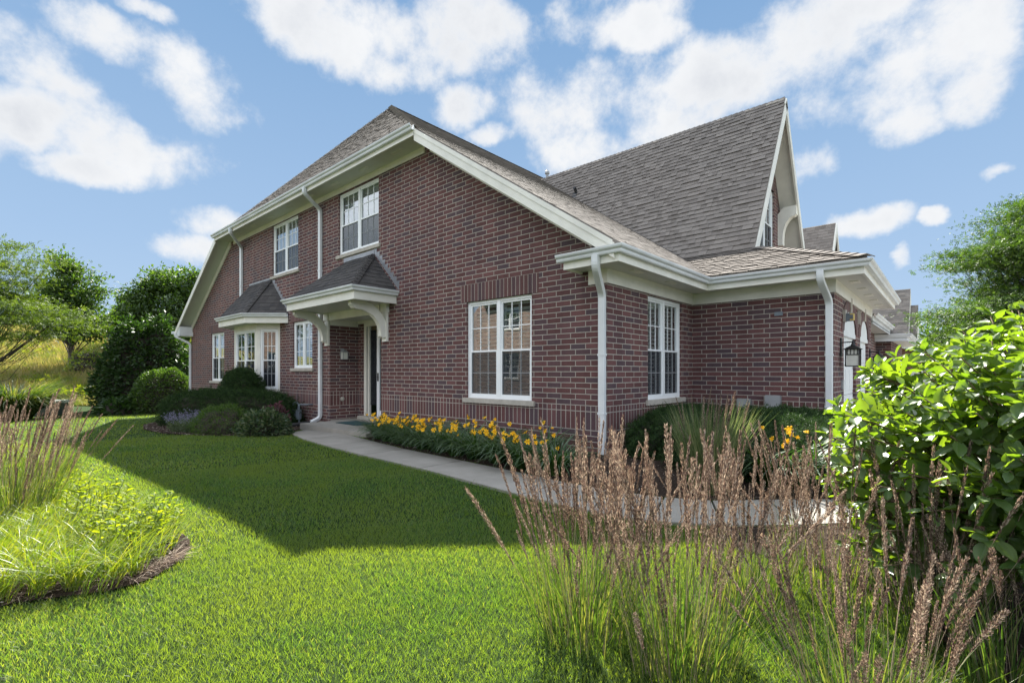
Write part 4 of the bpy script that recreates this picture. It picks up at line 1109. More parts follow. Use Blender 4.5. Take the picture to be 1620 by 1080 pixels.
def gas_meter():
    root = MB(FA); x, z = -9.85, .18; n0 = .30
    root.tube([(x-.12, n0-.08, z-.14), (x-.12, n0+.10, z-.14)], .12, 14); root.box(x-.26, x+.04, n0-.08, n0+.08, z-.26, z+.02)
    g = root.build('gas_meter', 'gas_metal', house, bevel=.015)
    b = MB(FA); b.tube([(x-.2, n0, z), (x-.2, n0, z+.18), (x-.05, n0, z+.2), (x+.05, n0, z+.13), (x+.05, n0, -.4)], .022, 8)
    b.tube([(x-.03, n0, z), (x-.03, n0, z+.16), (x+.25, n0-.15, z+.16), (x+.25, .0, z+.16)], .02, 8)
    b.tube([(x-.2, n0-.05, z+.18), (x-.2, n0+.06, z+.18)], .06, 12); b.build('pipe', 'gas_metal', g)
gas_meter()

# ------------------------------------------------------------------ door mat
b = MB(); b.box(-7.75, -6.75, -.30, .28, -.034, -.018)
o = b.build('doormat', 'mat_rubber', bevel=.005); tag(o, 'dark teal doormat lying on the concrete porch slab', 'doormat')

# ------------------------------------------------------------------ neighbouring townhouses
def neighbour():
    t = empty('townhouse', (-2, 16, -.4), 'attached brick townhouse just past the garage, its steep gable tip above the near roof', 'house')
    # gable roof whose tip shows
    def gable(x1, yp, zp, yb, zb, x0):
        roof_plane('roof', [(x1, yb, zb), (x1, yp, zp), (x0, yp, zp), (x0, yb, zb)], t)
        roof_plane('roof', [(x1, 2*yp-yb, zb), (x1, yp, zp), (x0, yp, zp), (x0, 2*yp-yb, zb)], t, tabw=(.5, .9), expo=.28)
        b = MB(); s = (zp-zb)/(yp-yb)
        for sg in (-1, 1):
            y0 = yp+sg*(yp-yb)
            b.add([(x1, yp, zp-.02), (x1, y0, zb-.02), (x1, y0, zb-.35), (x1, yp, zp-.42), (x1+.05, yp, zp-.02), (x1+.05, y0, zb-.02), (x1+.05, y0, zb-.35), (x1+.05, yp, zp-.42)],
                  [(0, 1, 2, 3), (4, 7, 6, 5), (0, 4, 5, 1), (3, 2, 6, 7), (1, 5, 6, 2), (0, 3, 7, 4)])
        b.build('barge_board', 'white_trim', t)
        wall('wall', t, ((x1-.35, 0, 0), (0, 1, 0), (1, 0, 0)), [(yb, zb-.3), (2*yp-yb, zb-.3), (yp, zp-.2)], [])
    gable(.655, 16.0, 7.07, 13.6, 3.2, -7)
    # garage block projecting again; front on the same line
    XB = 2.46; y0, y1 = 14.6, 20.0; ze = 2.35
    wall('wall', t, ((0, y0, 0), (1, 0, 0), (0, -1, 0)), [(0, -2), (XB, -2), (XB, ze), (0, ze)], [])
    wall('wall', t, ((XB, 0, 0), (0, 1, 0), (1, 0, 0)), [(y0, -2), (y1, -2), (y1, ze), (y0, ze)], [])
    # part between: entry wall set slightly back
    XM = 2.05; wall('wall', t, ((XM, 0, 0), (0, 1, 0), (1, 0, 0)), [(8.75, -2), (y0, -2), (y0, ze+.3), (8.75, ze+.3)], [(11.0, 11.9, -.5, 1.7)])
    b = MB(((XM, 0, 0), (0, 1, 0), (1, 0, 0))); b.box(11.0, 11.9, -.1, -.05, -.5, 1.7); b.build('door', 'garage_paint', t)
    b = MB(); sweep_h(b, [(XM, 9.02), (XM, y0-.4)], rect(.001, .42, 2.56, 2.59)); b.build('soffit', 'soffit_paint', t)
    b = MB(); sweep_h(b, [(XM, 9.02), (XM, y0-.4)], gutter_prof(2.78, .42)); sweep_h(b, [(XM, 9.02), (XM, y0-.4)], rect(.39, .42, 2.52, 2.78)); b.build('gutter', 'gutter_paint', t)
    roof_plane('roof', [(XM+.45, 9.02, 2.76), (XM+.45, y0, 2.76), (-.5, y0, 3.9), (-.5, 9.02, 3.9)], t)
    path = [(0, y0), (XB, y0), (XB, y1)]
    b = MB(); sweep_h(b, path, rect(.001, .42, ze-.02, ze)); b.build('soffit', 'soffit_paint', t)
    b = MB(); sweep_h(b, path, rect(.42, .46, ze-.05, ze+.15)); sweep_h(b, path, gutter_prof(ze+.18, .461)); b.build('gutter', 'gutter_paint', t)
    roof_plane('roof', [(0, y0-.5, ze+.16), (XB+.5, y0-.5, ze+.16), (.6, y0+1.4, ze+.95), (0, y0+1.4, ze+.95)], t)
    roof_plane('roof', [(XB+.5, y0-.5, ze+.16), (XB+.5, y1, ze+.16), (.6, y1, ze+.95), (.6, y0+1.4, ze+.95)], t)
    b = MB(((XB, 0, 0), (0, 1, 0), (1, 0, 0)));
    for (a, c) in ((15.4, 17.0), (17.7, 19.3)): b.box(a, c, .002, .03, -.9, 1.75)
    b.build('garage_door', 'garage_paint', t)
    wall_lantern(t, 15.0, 1.05, XB)
    # ---- third unit, farther along, with a tall roof and a gabled garage wing
    f = empty('townhouse', (1.0, 36, -1), 'far brick townhouse closing the court, with a tall grey roof and white garage door', 'house')
    yb, yp, zb, zp = 35.0, 38.4, 2.6, 7.2; x1 = 1.93; x0 = -9
    roof_plane('roof', [(x0, yb, zb), (x1, yb, zb), (x1, yp, zp), (x0, yp, zp)], f, tabw=(.25, .5), expo=.2)
    roof_plane('roof', [(x0, 2*yp-yb, zb), (x1, 2*yp-yb, zb), (x1, yp, zp), (x0, yp, zp)], f, tabw=(.6, 1), expo=.4)
    roof_plane('roof', [(x1, yb+.9, zb), (2.36, yb+.9, zb), (2.36, yp, 6.0), (x1, yp, 6.0)], f, tabw=(.25, .5), expo=.2)
    b = MB(); b.box(x1-.02, x1+.06, yb, yb+.05, zb, zb+.1); b.prism([(yb, zb-.05), (2*yp-yb, zb-.05), (yp, zp-.05)], x1-.10, x1+.01, 0); b.build('gable_trim', 'white_trim', f)
    b = MB(); b.prism([(yb+1, zb-.05), (2*yp-yb, zb-.05), (yp, 5.9)], 2.2, 2.34, 0); b.build('gable_trim', 'white_trim', f)
    b = MB(); b.box(x0, 2.3, yb+.6, 2*yp-yb-.6, -3, zb); b.build('wall', 'far_brick', f)
    b = MB(); b.box(x0, 2.45, yb-.1, yb+.5, zb-.25, zb-.02); b.build('gutter', 'gutter_paint', f)
    b = MB(((0, 32.8, 0), (1, 0, 0), (0, -1, 0))); b.prism([(-1, -3), (6.2, -3), (6.2, 1.55), (1.4, 2.95), (-1, 2.95)], -2.5, 0, 1); b.build('wall', 'far_brick', f)
    roof_plane('roof', [(1.3, 32.4, 3.12), (6.5, 32.4, 1.62), (6.5, 35.2, 1.62), (1.3, 35.2, 3.12)], f, tabw=(.25, .5), expo=.2)
    b = MB(((0, 32.4, 0), (1, 0, 0), (0, -1, 0))); b.prism([(1.2, 2.92), (6.5, 1.38), (6.5, 1.58), (1.2, 3.10)], -.4, .03, 1); b.build('fascia', 'gutter_paint', f)
    b = MB(((0, 32.8, 0), (1, 0, 0), (0, -1, 0))); b.box(1.7, 4.9, .001, .06, -1.6, 1.35); d = b.build('garage_door', 'garage_paint', f)
    b = MB(((0, 32.8, 0), (1, 0, 0), (0, -1, 0)))
    for k in range(6): b.box(1.85+k*.5, 2.2+k*.5, .061, .07, .85, 1.15)
    b.build('pane', 'interior', d)
neighbour()

def opposite():
    """brick townhouse across the lawn, behind the camera: it is what the front windows mirror"""
    t = empty('townhouse', (-14, -21, 0), 'brick townhouse across the lawn that is mirrored in the front windows', 'house')
    y0 = -19.0; fr = ((0, y0, 0), (-1, 0, 0), (0, 1, 0))
    wall('wall', t, fr, [(0, -2), (27, -2), (27, 3), (22, 6.5), (6, 6.5), (0, 3)], [(3, 4.7, .8, 2.6), (8, 9.8, .8, 2.6), (8, 9.8, 4.3, 5.9), (13, 14.8, .8, 2.6), (13, 14.8, 4.3, 5.9), (18.5, 20.2, .8, 2.6), (18.5, 20.2, 4.3, 5.9)], 'pale_brick')
    for (a, c, p, q) in ((3, 4.7, .8, 2.6), (8, 9.8, .8, 2.6), (8, 9.8, 4.3, 5.9), (13, 14.8, .8, 2.6), (13, 14.8, 4.3, 5.9), (18.5, 20.2, .8, 2.6), (18.5, 20.2, 4.3, 5.9)):
        window(t, fr, a, c, p, q, 2, 'hung', (2, 2), blind=False)
    roof_plane('roof', [(1, y0+.4, 3.0), (-6, y0+.4, 6.6), (-12, y0-4, 10), (-12, y0-14, 10), (1, y0-14, 3.0)], t, tabw=(.5, .9), expo=.3)
    roof_plane('roof', [(-22, y0+.5, 6.6), (-6, y0+.5, 6.6), (-12, y0-4, 10)], t, tabw=(.5, .9), expo=.3)
    b = MB(); b.box(-22, -6, y0+.02, y0+.5, 6.2, 6.5); b.build('fascia', 'white_trim', t)
opposite()

# ------------------------------------------------------------------ vegetation
def place(px, dep, z=None):
    """world point at a given direction and distance in front of the camera (metres)"""
    p = CAM[:2]+dep*(FW+(px-810)/770*RT)
    return (float(p[0]), float(p[1]), gz(p[0], p[1]) if z is None else z)

def tree(name, label, cat, base, H, trunk_r, crown, leaf, mat, nclump=110, per=230, flat=.55, group=None, lean=(0, 0), bark='bark', fork=.3, tmpl=None):
    """crown: list of (dx, dy, z, rx, ry, rz) lobes relative to the base"""
    root = empty(name, base, label, cat, group); B = np.array(base)
    m = MB(); top = B+np.array([lean[0], lean[1], H*.8])
    tp = [tuple(B+(top-B)*t+np.array([math.sin(t*5)*.12, math.cos(t*4)*.12, 0])*t*H*.12) for t in np.linspace(0, 1, 9)]
    m.tube([(tp[0][0], tp[0][1], tp[0][2]-.2)]+tp, [trunk_r*1.35]+[trunk_r*(1-.85*k/8) for k in range(9)], 9)
    cl = []; w = np.array([l[3]*l[4]*l[5] for l in crown]); w = w/w.sum()
    for i in range(nclump):
        l = crown[rng.choice(len(crown), p=w)]; d = rand_dirs(1)[0]; r = rng.random()**.45
        cl.append(B+np.array([l[0]+d[0]*l[3]*r, l[1]+d[1]*l[4]*r, l[2]+d[2]*l[5]*r]))
    P = []; size = np.mean([l[3] for l in crown])
    for i, c in enumerate(cl):
        h = c[2]-B[2]; t = min(.95, max(fork*.6, (h/H)*.75-.08)); a = B+(top-B)*t
        k = min(8, max(0, int(t*8))); a = np.array(tp[k])
        mid = (a+c)/2+np.array([0, 0, .12*np.linalg.norm(c-a)*(-1 if flat < .4 else .5)])+rng.normal(0, .08*size, 3)
        q = [tuple(a), tuple(a*.55+mid*.45+np.array([0, 0, .05])), tuple(mid), tuple(mid*.4+c*.6), tuple(c)]
        r0 = trunk_r*(.35 if i % 4 == 0 else .16); m.tube(q, [r0, r0*.75, r0*.5, r0*.3, r0*.12], 5)
        rc = size*(.17+.15*rng.random()); n = int(per*(.6+.8*rng.random()))
        g = rng.normal(0, 1, (n, 3))*np.array([rc, rc, rc*flat]); P.append(c+g)
    m.build('trunk', bark, root, smooth=True, recalc=False)
    P = np.concatenate(P); P = P[P[:, 2] > B[2]+.3]; n = len(P)
    out = P-(B+np.array([0, 0, H*.5])); d = out/np.linalg.norm(out, axis=1, keepdims=True)+rng.normal(0, .8, (n, 3)); d[:, 2] -= .25
    tv, tq, tt = tmpl or LEAF
    V, Q, T, a, c = bake(tv, tq, tt, P, basis(d, .7), leaf*(.6+.8*rng.random(n)))
    np_mesh('crown', V, Q, T, mat, root, a, c)
    return root

def super_pts(n, c, r, p=4, noise=.06, zmin=0, fr=5.0, shell=.12):
    """points and normals near the surface of a clipped-shrub shape; c centre of base, r (rx, ry, h), rotated by ang"""
    d = rand_dirs(n); d[:, 2] = np.abs(d[:, 2])
    k = (np.abs(d)**p).sum(1)**(-1/p)
    q = d*k[:, None]
    nz = np.sin(q[:, 0]*fr+2)*np.cos(q[:, 1]*fr*1.3+1)*np.sin(q[:, 2]*fr+.5)+.5*np.sin(q[:, 0]*fr*2.7)*np.cos(q[:, 2]*fr*2.1+q[:, 1]*3)
    s = 1+noise*nz-shell*rng.random(n)**2
    q2 = q*s[:, None]; nr = np.sign(q)*np.abs(q)**(p-1)/np.array(r); nr /= np.linalg.norm(nr, axis=1, keepdims=True)
    return q2*np.array(r), nr
def rotz(v, a):
    c, s = math.cos(a), math.sin(a); o = v.copy(); o[:, 0] = v[:, 0]*c-v[:, 1]*s; o[:, 1] = v[:, 0]*s+v[:, 1]*c; return o
def sprig(n=7, L=1.0):
    V = []; T = []
    for i in range(n):
        a = i*2.4; x = i/n*.6; b = len(V); ca, sa = math.cos(a), math.sin(a)
        for (q, w) in ((0, 0), (.28, .05), (.28, -.05), (.55, 0)):
            yy = q*.75; V.append((x+q*.65, yy*ca-w*sa, yy*sa+w*ca))
        T += [(b, b+2, b+1), (b+1, b+2, b+3)]
    return V, [], T
SPRIG = sprig()
def shrub(name, label, cat, base, r, ang, mat, leaf, n, tmpl=None, p=3, noise=.07, fr=5, group=None, shell=.14, jit=.5, core=.9, stray=.0):
    root = empty(name, base, label, cat, group); B = np.array(base)
    P, N = super_pts(n, None, r, p, noise, fr=fr, shell=shell)
    if stray: 
        k = rng.random(n) < stray; P[k] *= (1+.12*rng.random(k.sum()))[:, None]
    P = rotz(P, ang)+B; N = rotz(N, ang); d = N+rng.normal(0, jit, (n, 3)); d[:, 2] += .15
    tv, tq, tt = tmpl or LEAF
    V, Q, T, a, c = bake(tv, tq, tt, P, basis(d, .8), leaf*(.6+.8*rng.random(n)))
    np_mesh('foliage', V, Q, T, mat, root, a, c)
    # inner mass of twigs
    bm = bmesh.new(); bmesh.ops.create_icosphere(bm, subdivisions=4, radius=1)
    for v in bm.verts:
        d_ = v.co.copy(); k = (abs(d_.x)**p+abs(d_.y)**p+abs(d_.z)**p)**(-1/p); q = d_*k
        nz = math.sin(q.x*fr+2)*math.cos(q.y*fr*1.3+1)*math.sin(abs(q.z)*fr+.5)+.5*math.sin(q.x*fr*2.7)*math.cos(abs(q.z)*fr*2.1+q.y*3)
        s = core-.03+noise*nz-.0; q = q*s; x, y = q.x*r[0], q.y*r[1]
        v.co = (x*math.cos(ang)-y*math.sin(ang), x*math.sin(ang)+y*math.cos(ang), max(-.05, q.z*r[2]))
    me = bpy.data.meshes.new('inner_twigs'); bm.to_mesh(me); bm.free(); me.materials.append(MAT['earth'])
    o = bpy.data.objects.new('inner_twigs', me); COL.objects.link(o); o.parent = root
    return root

# ---- clipped yews and shrubs by the house
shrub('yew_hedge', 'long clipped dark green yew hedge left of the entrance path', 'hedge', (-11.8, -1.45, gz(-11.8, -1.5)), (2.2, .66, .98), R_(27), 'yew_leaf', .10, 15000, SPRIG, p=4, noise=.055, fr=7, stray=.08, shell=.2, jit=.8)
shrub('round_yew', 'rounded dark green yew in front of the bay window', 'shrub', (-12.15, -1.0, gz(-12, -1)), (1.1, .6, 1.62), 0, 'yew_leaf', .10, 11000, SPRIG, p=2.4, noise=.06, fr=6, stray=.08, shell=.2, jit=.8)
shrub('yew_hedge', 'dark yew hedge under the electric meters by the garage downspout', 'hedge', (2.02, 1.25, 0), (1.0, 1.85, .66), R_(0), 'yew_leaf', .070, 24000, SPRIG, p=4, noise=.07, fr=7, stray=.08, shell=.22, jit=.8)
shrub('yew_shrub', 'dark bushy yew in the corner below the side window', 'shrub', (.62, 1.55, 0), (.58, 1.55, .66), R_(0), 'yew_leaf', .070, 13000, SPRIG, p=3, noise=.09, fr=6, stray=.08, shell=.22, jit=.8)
shrub('spirea', 'light green mounded spirea at the middle of the left bed', 'shrub', (-9.35, -2.35, gz(-9.3, -2.3)), (.92, .55, .66), R_(15), 'tree_leaf', .06, 8000, NARROW, p=2.1, noise=.10, shell=.3, stray=.1)
shrub('rose_shrub', 'grey green low shrub with red tinged tips beside the walkway', 'shrub', (-7.95, -1.95, gz(-8, -2)), (.62, .50, .55), R_(15), 'rose_leaf', .075, 4500, LEAF, p=2.1, noise=.10, shell=.3, stray=.1)
shrub('burgundy_shrub', 'dusky burgundy leaved shrub behind the red tinged one', 'shrub', (-8.15, -1.62, gz(-8, -1.7)), (.42, .3, .66), 0, 'burgundy_leaf', .06, 1800, LEAF, p=2.1, noise=.12, shell=.35, stray=.15)

def catmint():
    B = np.array([-10.6, -2.85, gz(-10.6, -2.8)]); root = empty('catmint', tuple(B), 'lavender flowered catmint spilling at the left end of the bed', 'plant')
    n = 170; a = rng.random(n)*6.283; r = .42*np.sqrt(rng.random(n)); base = np.stack([B[0]+r*np.cos(a)*1.1, B[1]+r*np.sin(a)*.7, np.full(n, B[2])], 1)
    L = .40+.22*rng.random(n); a0 = .1+.3*rng.random(n)
    V, Q, T, x, y = ribbons(base, L, .01, a, a0, a0+.4, 3)
    tips = V.reshape(n, 7, 3)
    np_mesh('stem', V, Q, T, 'catmint_leaf', root, x, y)
    k = 16; P = []; 
    for j in range(k): t = rng.random(n)*.8; P.append(tips[:, 0]*(1-t[:, None])+tips[:, 4]*t[:, None]+rng.normal(0, .03, (n, 3)))
    P = np.concatenate(P); np_mesh('foliage', *_b(LEAF, P, rand_dirs(len(P)), .045), root)
    P = []
    for j in range(9): t = rng.random(n); P.append(tips[:, 4]*(1-t[:, None])+tips[:, 6]*t[:, None]+rng.normal(0, .012, (n, 3)))
    P = np.concatenate(P); np_mesh('flower_spikes', *_b(LEAF, P, rand_dirs(len(P)), .028, 'catmint_flower'), root)
def _b(tm, P, D, s, mat='catmint_leaf'):
    V, Q, T, a, c = bake(tm[0], tm[1], tm[2], P, basis(D, .7), s*(.7+.6*rng.random(len(P))))
    return V, Q, T, mat
catmint()

# ---- feather reed grass
def plume_mesh(seedrow, L, lean, az, plen, fat, mat):
    """one stem with its flower head, from its own base"""
    k = 10; p = np.zeros(3); pts = [p.copy()]; dirs = []
    for i in range(k):
        a = lean[0]+(lean[1]-lean[0])*((i+.5)/k)**1.5; d = np.array([math.sin(a)*math.cos(az), math.sin(a)*math.sin(az), math.cos(a)]); p = p+d*L/k; pts.append(p.copy()); dirs.append(d)
    pts = np.array(pts); dirs = np.array(dirs+[dirs[-1]])
    V = []; Q = []; T = []
    # stem: three-sided
    for i, q in enumerate(pts):
        for j in range(3): an = j*2.09; V.append(q+np.array([math.cos(an), math.sin(an), 0])*.0014*(1-.5*i/k))
    for i in range(k):
        for j in range(3): Q.append((i*3+j, i*3+(j+1) % 3, (i+1)*3+(j+1) % 3, (i+1)*3+j))
    V = np.array(V); n = int(plen*1150*(1+fat*.3)); s = rng.random(n)
    at = (1-plen*s/L)*k; i0 = np.clip(at.astype(int), 0, k-1); f = (at-i0)[:, None]
    C = pts[i0]*(1-f)+pts[i0+1]*f; D = dirs[i0]
    wid = .0085*(1+1.0*fat)*np.sin(np.clip(s*1.05+.08, 0, 1)*math.pi)**.6
    rd = rand_dirs(n); rd -= D*(rd*D).sum(1)[:, None]; rd /= np.linalg.norm(rd, axis=1, keepdims=True)+1e-9
    P = C+rd*(wid*rng.random(n))[:, None]; dd = D+rd*(.10+.45*fat)+rng.normal(0, .05, (n, 3))
    V2, Q2, T2, a2, c2 = bake(NARROW[0], NARROW[1], NARROW[2], P, basis(dd, 1.0), .011+.010*rng.random(n))
    st = (V, np.array(Q), np.zeros((0, 3), int), np.full(len(Q), .85), np.zeros(0))
    return merge([st, (V2, Q2, T2, a2, c2)])
PLUMES = {}
def plume_lib(mat):
    if mat not in PLUMES:
        lib = []
        for i in range(22):
            L = 1.0; fat = random.choice((0, 0, .1, .25, .7)); pl = random.uniform(.28, .50)
            v = plume_mesh(i, L, (random.uniform(.0, .06), random.uniform(.03, .28)), 0, pl, fat, mat)
            o = np_mesh('plume', v[0], v[1], v[2], mat, None, v[3], v[4], link=False); lib.append(o.data); bpy.data.objects.remove(o)
        PLUMES[mat] = lib
    return PLUMES[mat]
def reed(label, base, H, nb, npl, r=.16, spread=.28, fol=.6, mat='plume', lean=(0, 0), name='feather_reed_grass', group='clumps of feather reed grass', bladew=.0048, fmat='reed_blade', arch=.8, wild=.12):
    root = empty(name, base, label, 'ornamental grass', group); B = np.array(base)
    a = rng.random(nb)*6.283; q = r*np.sqrt(rng.random(nb)); bs = np.stack([B[0]+q*np.cos(a), B[1]+q*np.sin(a), np.full(nb, B[2]-.01)], 1)
    a2 = a+rng.normal(0, .5, nb); L = H*fol*(.5+.6*rng.random(nb))
    V, Q, T, x, y = ribbons(bs, L, bladew*(.6+.7*rng.random(nb)), a2, .03+.25*rng.random(nb), .25+arch*rng.random(nb)**1.5, 5, keep=2.5)
    np_mesh('foliage', V, Q, T, fmat, root, x, y)
    lib = plume_lib(mat); lib2 = plume_lib('plume_dark' if mat == 'plume' else 'plume')
    for i in range(npl):
        o = bpy.data.objects.new('plume', random.choice(lib if random.random() < .6 else lib2)); COL.objects.link(o); o.parent = root
        an = random.random()*6.283; qq = r*.9*math.sqrt(random.random()); out = spread*(qq/r)*random.uniform(.5, 1.3)
        if random.random() < wild: out += random.uniform(.2, .5)
        tx = out*math.cos(an)+lean[0]+random.gauss(0, .05); ty = out*math.sin(an)+lean[1]+random.gauss(0, .05)
        o.location = (qq*math.cos(an), qq*math.sin(an), -.01)
        d = Vector((tx, ty, 1)).normalized()
        o.rotation_mode = 'QUATERNION'; from mathutils import Quaternion
        o.rotation_quaternion = Vector((0, 0, 1)).rotation_difference(d) @ Quaternion((0, 0, 1), math.atan2(ty, tx)+random.gauss(0, .6))
        s = H*random.choice((random.uniform(.40, .75), random.uniform(.65, .95), random.uniform(.85, 1.06))); w = random.uniform(.9, 1.35)
        w2 = w*random.choice((.55, .65, .75, .85)); o.scale = (w2, w2, s)
    return root
reed('feather reed grass clump in the foreground at the left of the group, its brown plumes crossing the walkway', place(925, 2.4), 1.0, 300, 100, .25, .16, .48)
reed('fullest clump of feather reed grass in the centre foreground with pinkish brown plumes', place(1075, 2.15), 1.0, 320, 100, .26, .17, .48)
reed('feather reed grass clump standing in front of the sunlit patch of walkway', place(1310, 2.9), .95, 190, 85, .26, .18, .45)
reed('feather reed grass clump between the fullest clump and the sunlit walkway', place(1185, 2.75), .92, 240, 60, .22, .2, .45)
reed('feather reed grass clump closest to the camera with dark blurred plumes', place(1370, 1.75), .74, 170, 80, .24, .22, .55, 'plume_dark')
reed('feather reed grass clump in front of the broad leaved shrub', place(1480, 2.4), .95, 200, 85, .24, .2, .45, lean=(.04, 0))
reed('sparse feather reed grass clump at the lower right corner', place(1595, 1.95), .74, 160, 24, .14, .2, .6, 'plume_dark')
reed('feather reed grass clump at the left edge with dark green base and brown plumes', place(12, 4.1), 1.15, 650, 100, .32, .20, .62, lean=(.12, .05))
reed('feather reed grass clump partly cut by the left edge behind the nearest one', place(-45, 4.9), 1.12, 400, 60, .26, .2, .6, lean=(.10, .05))
reed('small feather reed grass clump leaning over the sunlit lawn edge', place(75, 5.6), .95, 300, 30, .2, .22, .55, lean=(.15, .12))
reed('tall grey green grass clump growing against the yews by the side wall', place(1122, 5.15), 1.10, 1000, 40, .20, .14, .88, 'plume_dark', lean=(.10, .06), arch=.55, name='tall_grass', bladew=.007, fmat='tall_blade')

# ---- mounded fountain grass on the far left and other far shrubs
def mound(label, base, H, n, r, mat='meadow_blade', w=.02, name='grass_mound'):
    root = empty(name, base, label, 'ornamental grass'); B = np.array(base)
    a = rng.random(n)*6.283; q = r*.35*np.sqrt(rng.random(n)); bs = np.stack([B[0]+q*np.cos(a), B[1]+q*np.sin(a), np.full(n, B[2]-.02)], 1)
    V, Q, T, x, y = ribbons(bs, H*(.8+.6*rng.random(n)), w, a+rng.normal(0, .4, n), .05+.4*rng.random(n), 1.2+1.1*rng.random(n), 6, keep=2.5)
    np_mesh('foliage', V, Q, T, mat, root, x, y)
mound('rounded dark green mound of ornamental grass at the foot of the meadow', place(20, 19), 1.75, 2600, 1.5, 'reed_blade', .03)
shrub('large_shrub', 'tall rounded dark green shrub left of the house corner', 'shrub', place(236, 24.5), (2.0, 1.9, 4.35), R_(40), 'shrub_leaf', .20, 15000, LEAF, p=2.3, noise=.10, shell=.3, jit=.6, stray=.12)
shrub('pale_shrub', 'lower pale leaved shrub between the tall shrub and the house', 'shrub', place(262, 22.3), (1.35, 1.1, 1.95), R_(40), 'tree_leaf', .11, 9000, LEAF, p=2.4, noise=.07, shell=.2, jit=.5)
shrub('hosta', 'low dark leafy clump at the foot of the tall shrub', 'plant', place(190, 21.5), (.85, .7, .62), 0, 'shrub_leaf', .24, 500, LEAF, p=2, noise=.1, shell=.3)
shrub('brush', 'yellow green brush on the slope beside the tall shrub', 'shrub', place(140, 36), (1.5, 1.2, 1.9), 0, 'sedge_blade', .14, 3000, LEAF, p=2, noise=.16, shell=.5)
for i, (px, d, w, h) in enumerate([(-60, 60, 6, 3), (30, 64, 5, 1.8), (110, 66, 5, 1.6), (190, 66, 5, 2.0)]):
    shrub('thicket', ['thicket at the far left end of the hilltop', 'low thicket on the hilltop below the feathery tree', 'thicket on the hilltop between the two left trees', 'thicket on the skyline above the tall shrub'][i], 'thicket', place(px, d), (w*.6, w*.5, h), 0, 'tree_leaf', .3, 1800, LEAF, p=2.2, noise=.14, shell=.4, group='thickets along the hilltop')
# ---- trees
tree('locust_tree', 'feathery light green tree at the left edge with layered drooping branches', 'tree', place(-70, 21.5), 8.4, .16,
     [(1.35, 1.2, 6.9, 1.9, 1.9, .9), (.7, .7, 5.9, 2.0, 2.0, .8), (2.7, 2.4, 4.2, 2.5, 2.2, .75), (1.1, 1.0, 5.0, 2.4, 2.2, .8), (-.8, -.7, 6.6, 2, 2, 1.2), (2.0, 1.8, 3.5, 1.6, 1.4, .25)], .17, 'locust_leaf', 130, 95, .22, bark='bark_dark', group=None, tmpl=SPRAY)
tree('oval_tree', 'mid green oval tree on the hillside right of the feathery one', 'tree', place(112, 38), 8.0, .2,
     [(0, 0, 5.4, 2.1, 2.1, 3.0), (-.2, -.2, 7.9, 1.3, 1.3, 1.1), (.9, .7, 3.6, 1.6, 1.5, 1.6), (-1.0, -.8, 4.4, 1.7, 1.7, 2.2)], .24, 'tree_leaf', 100, 150, .5)
tree('dense_tree', 'dense dark green tree rising behind the tall shrub', 'tree', place(268, 40), 9.0, .28,
     [(0, 0, 4.8, 2.7, 2.6, 2.9), (.9, .8, 6.4, 1.6, 1.6, 1.4), (-1.5, -1.3, 3.6, 2.2, 2.0, 2.2), (1.6, 1.4, 3.6, 2.1, 2.0, 2.3), (-.6, -.5, 6.3, 1.5, 1.5, 1.2)], .27, 'tree_leaf', 150, 150, .5, bark='bark_dark')
tree('small_tree', 'smaller grey green tree left of the dense tree', 'tree', place(210, 46), 4.6, .15,
     [(0, 0, 3.2, 1.5, 1.4, 1.4), (-.4, -.3, 2.0, 1.8, 1.6, 1.2)], .26, 'tree_leaf', 60, 130, .5)
tree('spreading_tree', 'broad tree with layered branches at the right edge above the shrub', 'tree', place(1665, 24), 11.3, .22,
     [(0, 0, 7.0, 3.7, 3.4, 3.0), (-1.9, -1.7, 4.8, 2.7, 2.5, 1.4), (0, 0, 9.6, 2.6, 2.6, 1.2), (-1.5, -1.3, 7.6, 2.6, 2.4, 1.1), (-2.4, -2.1, 2.9, 2.4, 2.2, 1.3)], .19, 'tree_leaf', 210, 190, .20, bark='bark_dark', tmpl=SPRAY)
tree('distant_tree', 'distant tree between the far roof and the spreading tree', 'tree', place(1490, 52), 7.2, .2,
     [(0, 0, 4.2, 3.4, 3, 2.8), (2.5, 2, 3.8, 3, 3, 2.4)], .34, 'tree_leaf', 70, 170, .5)

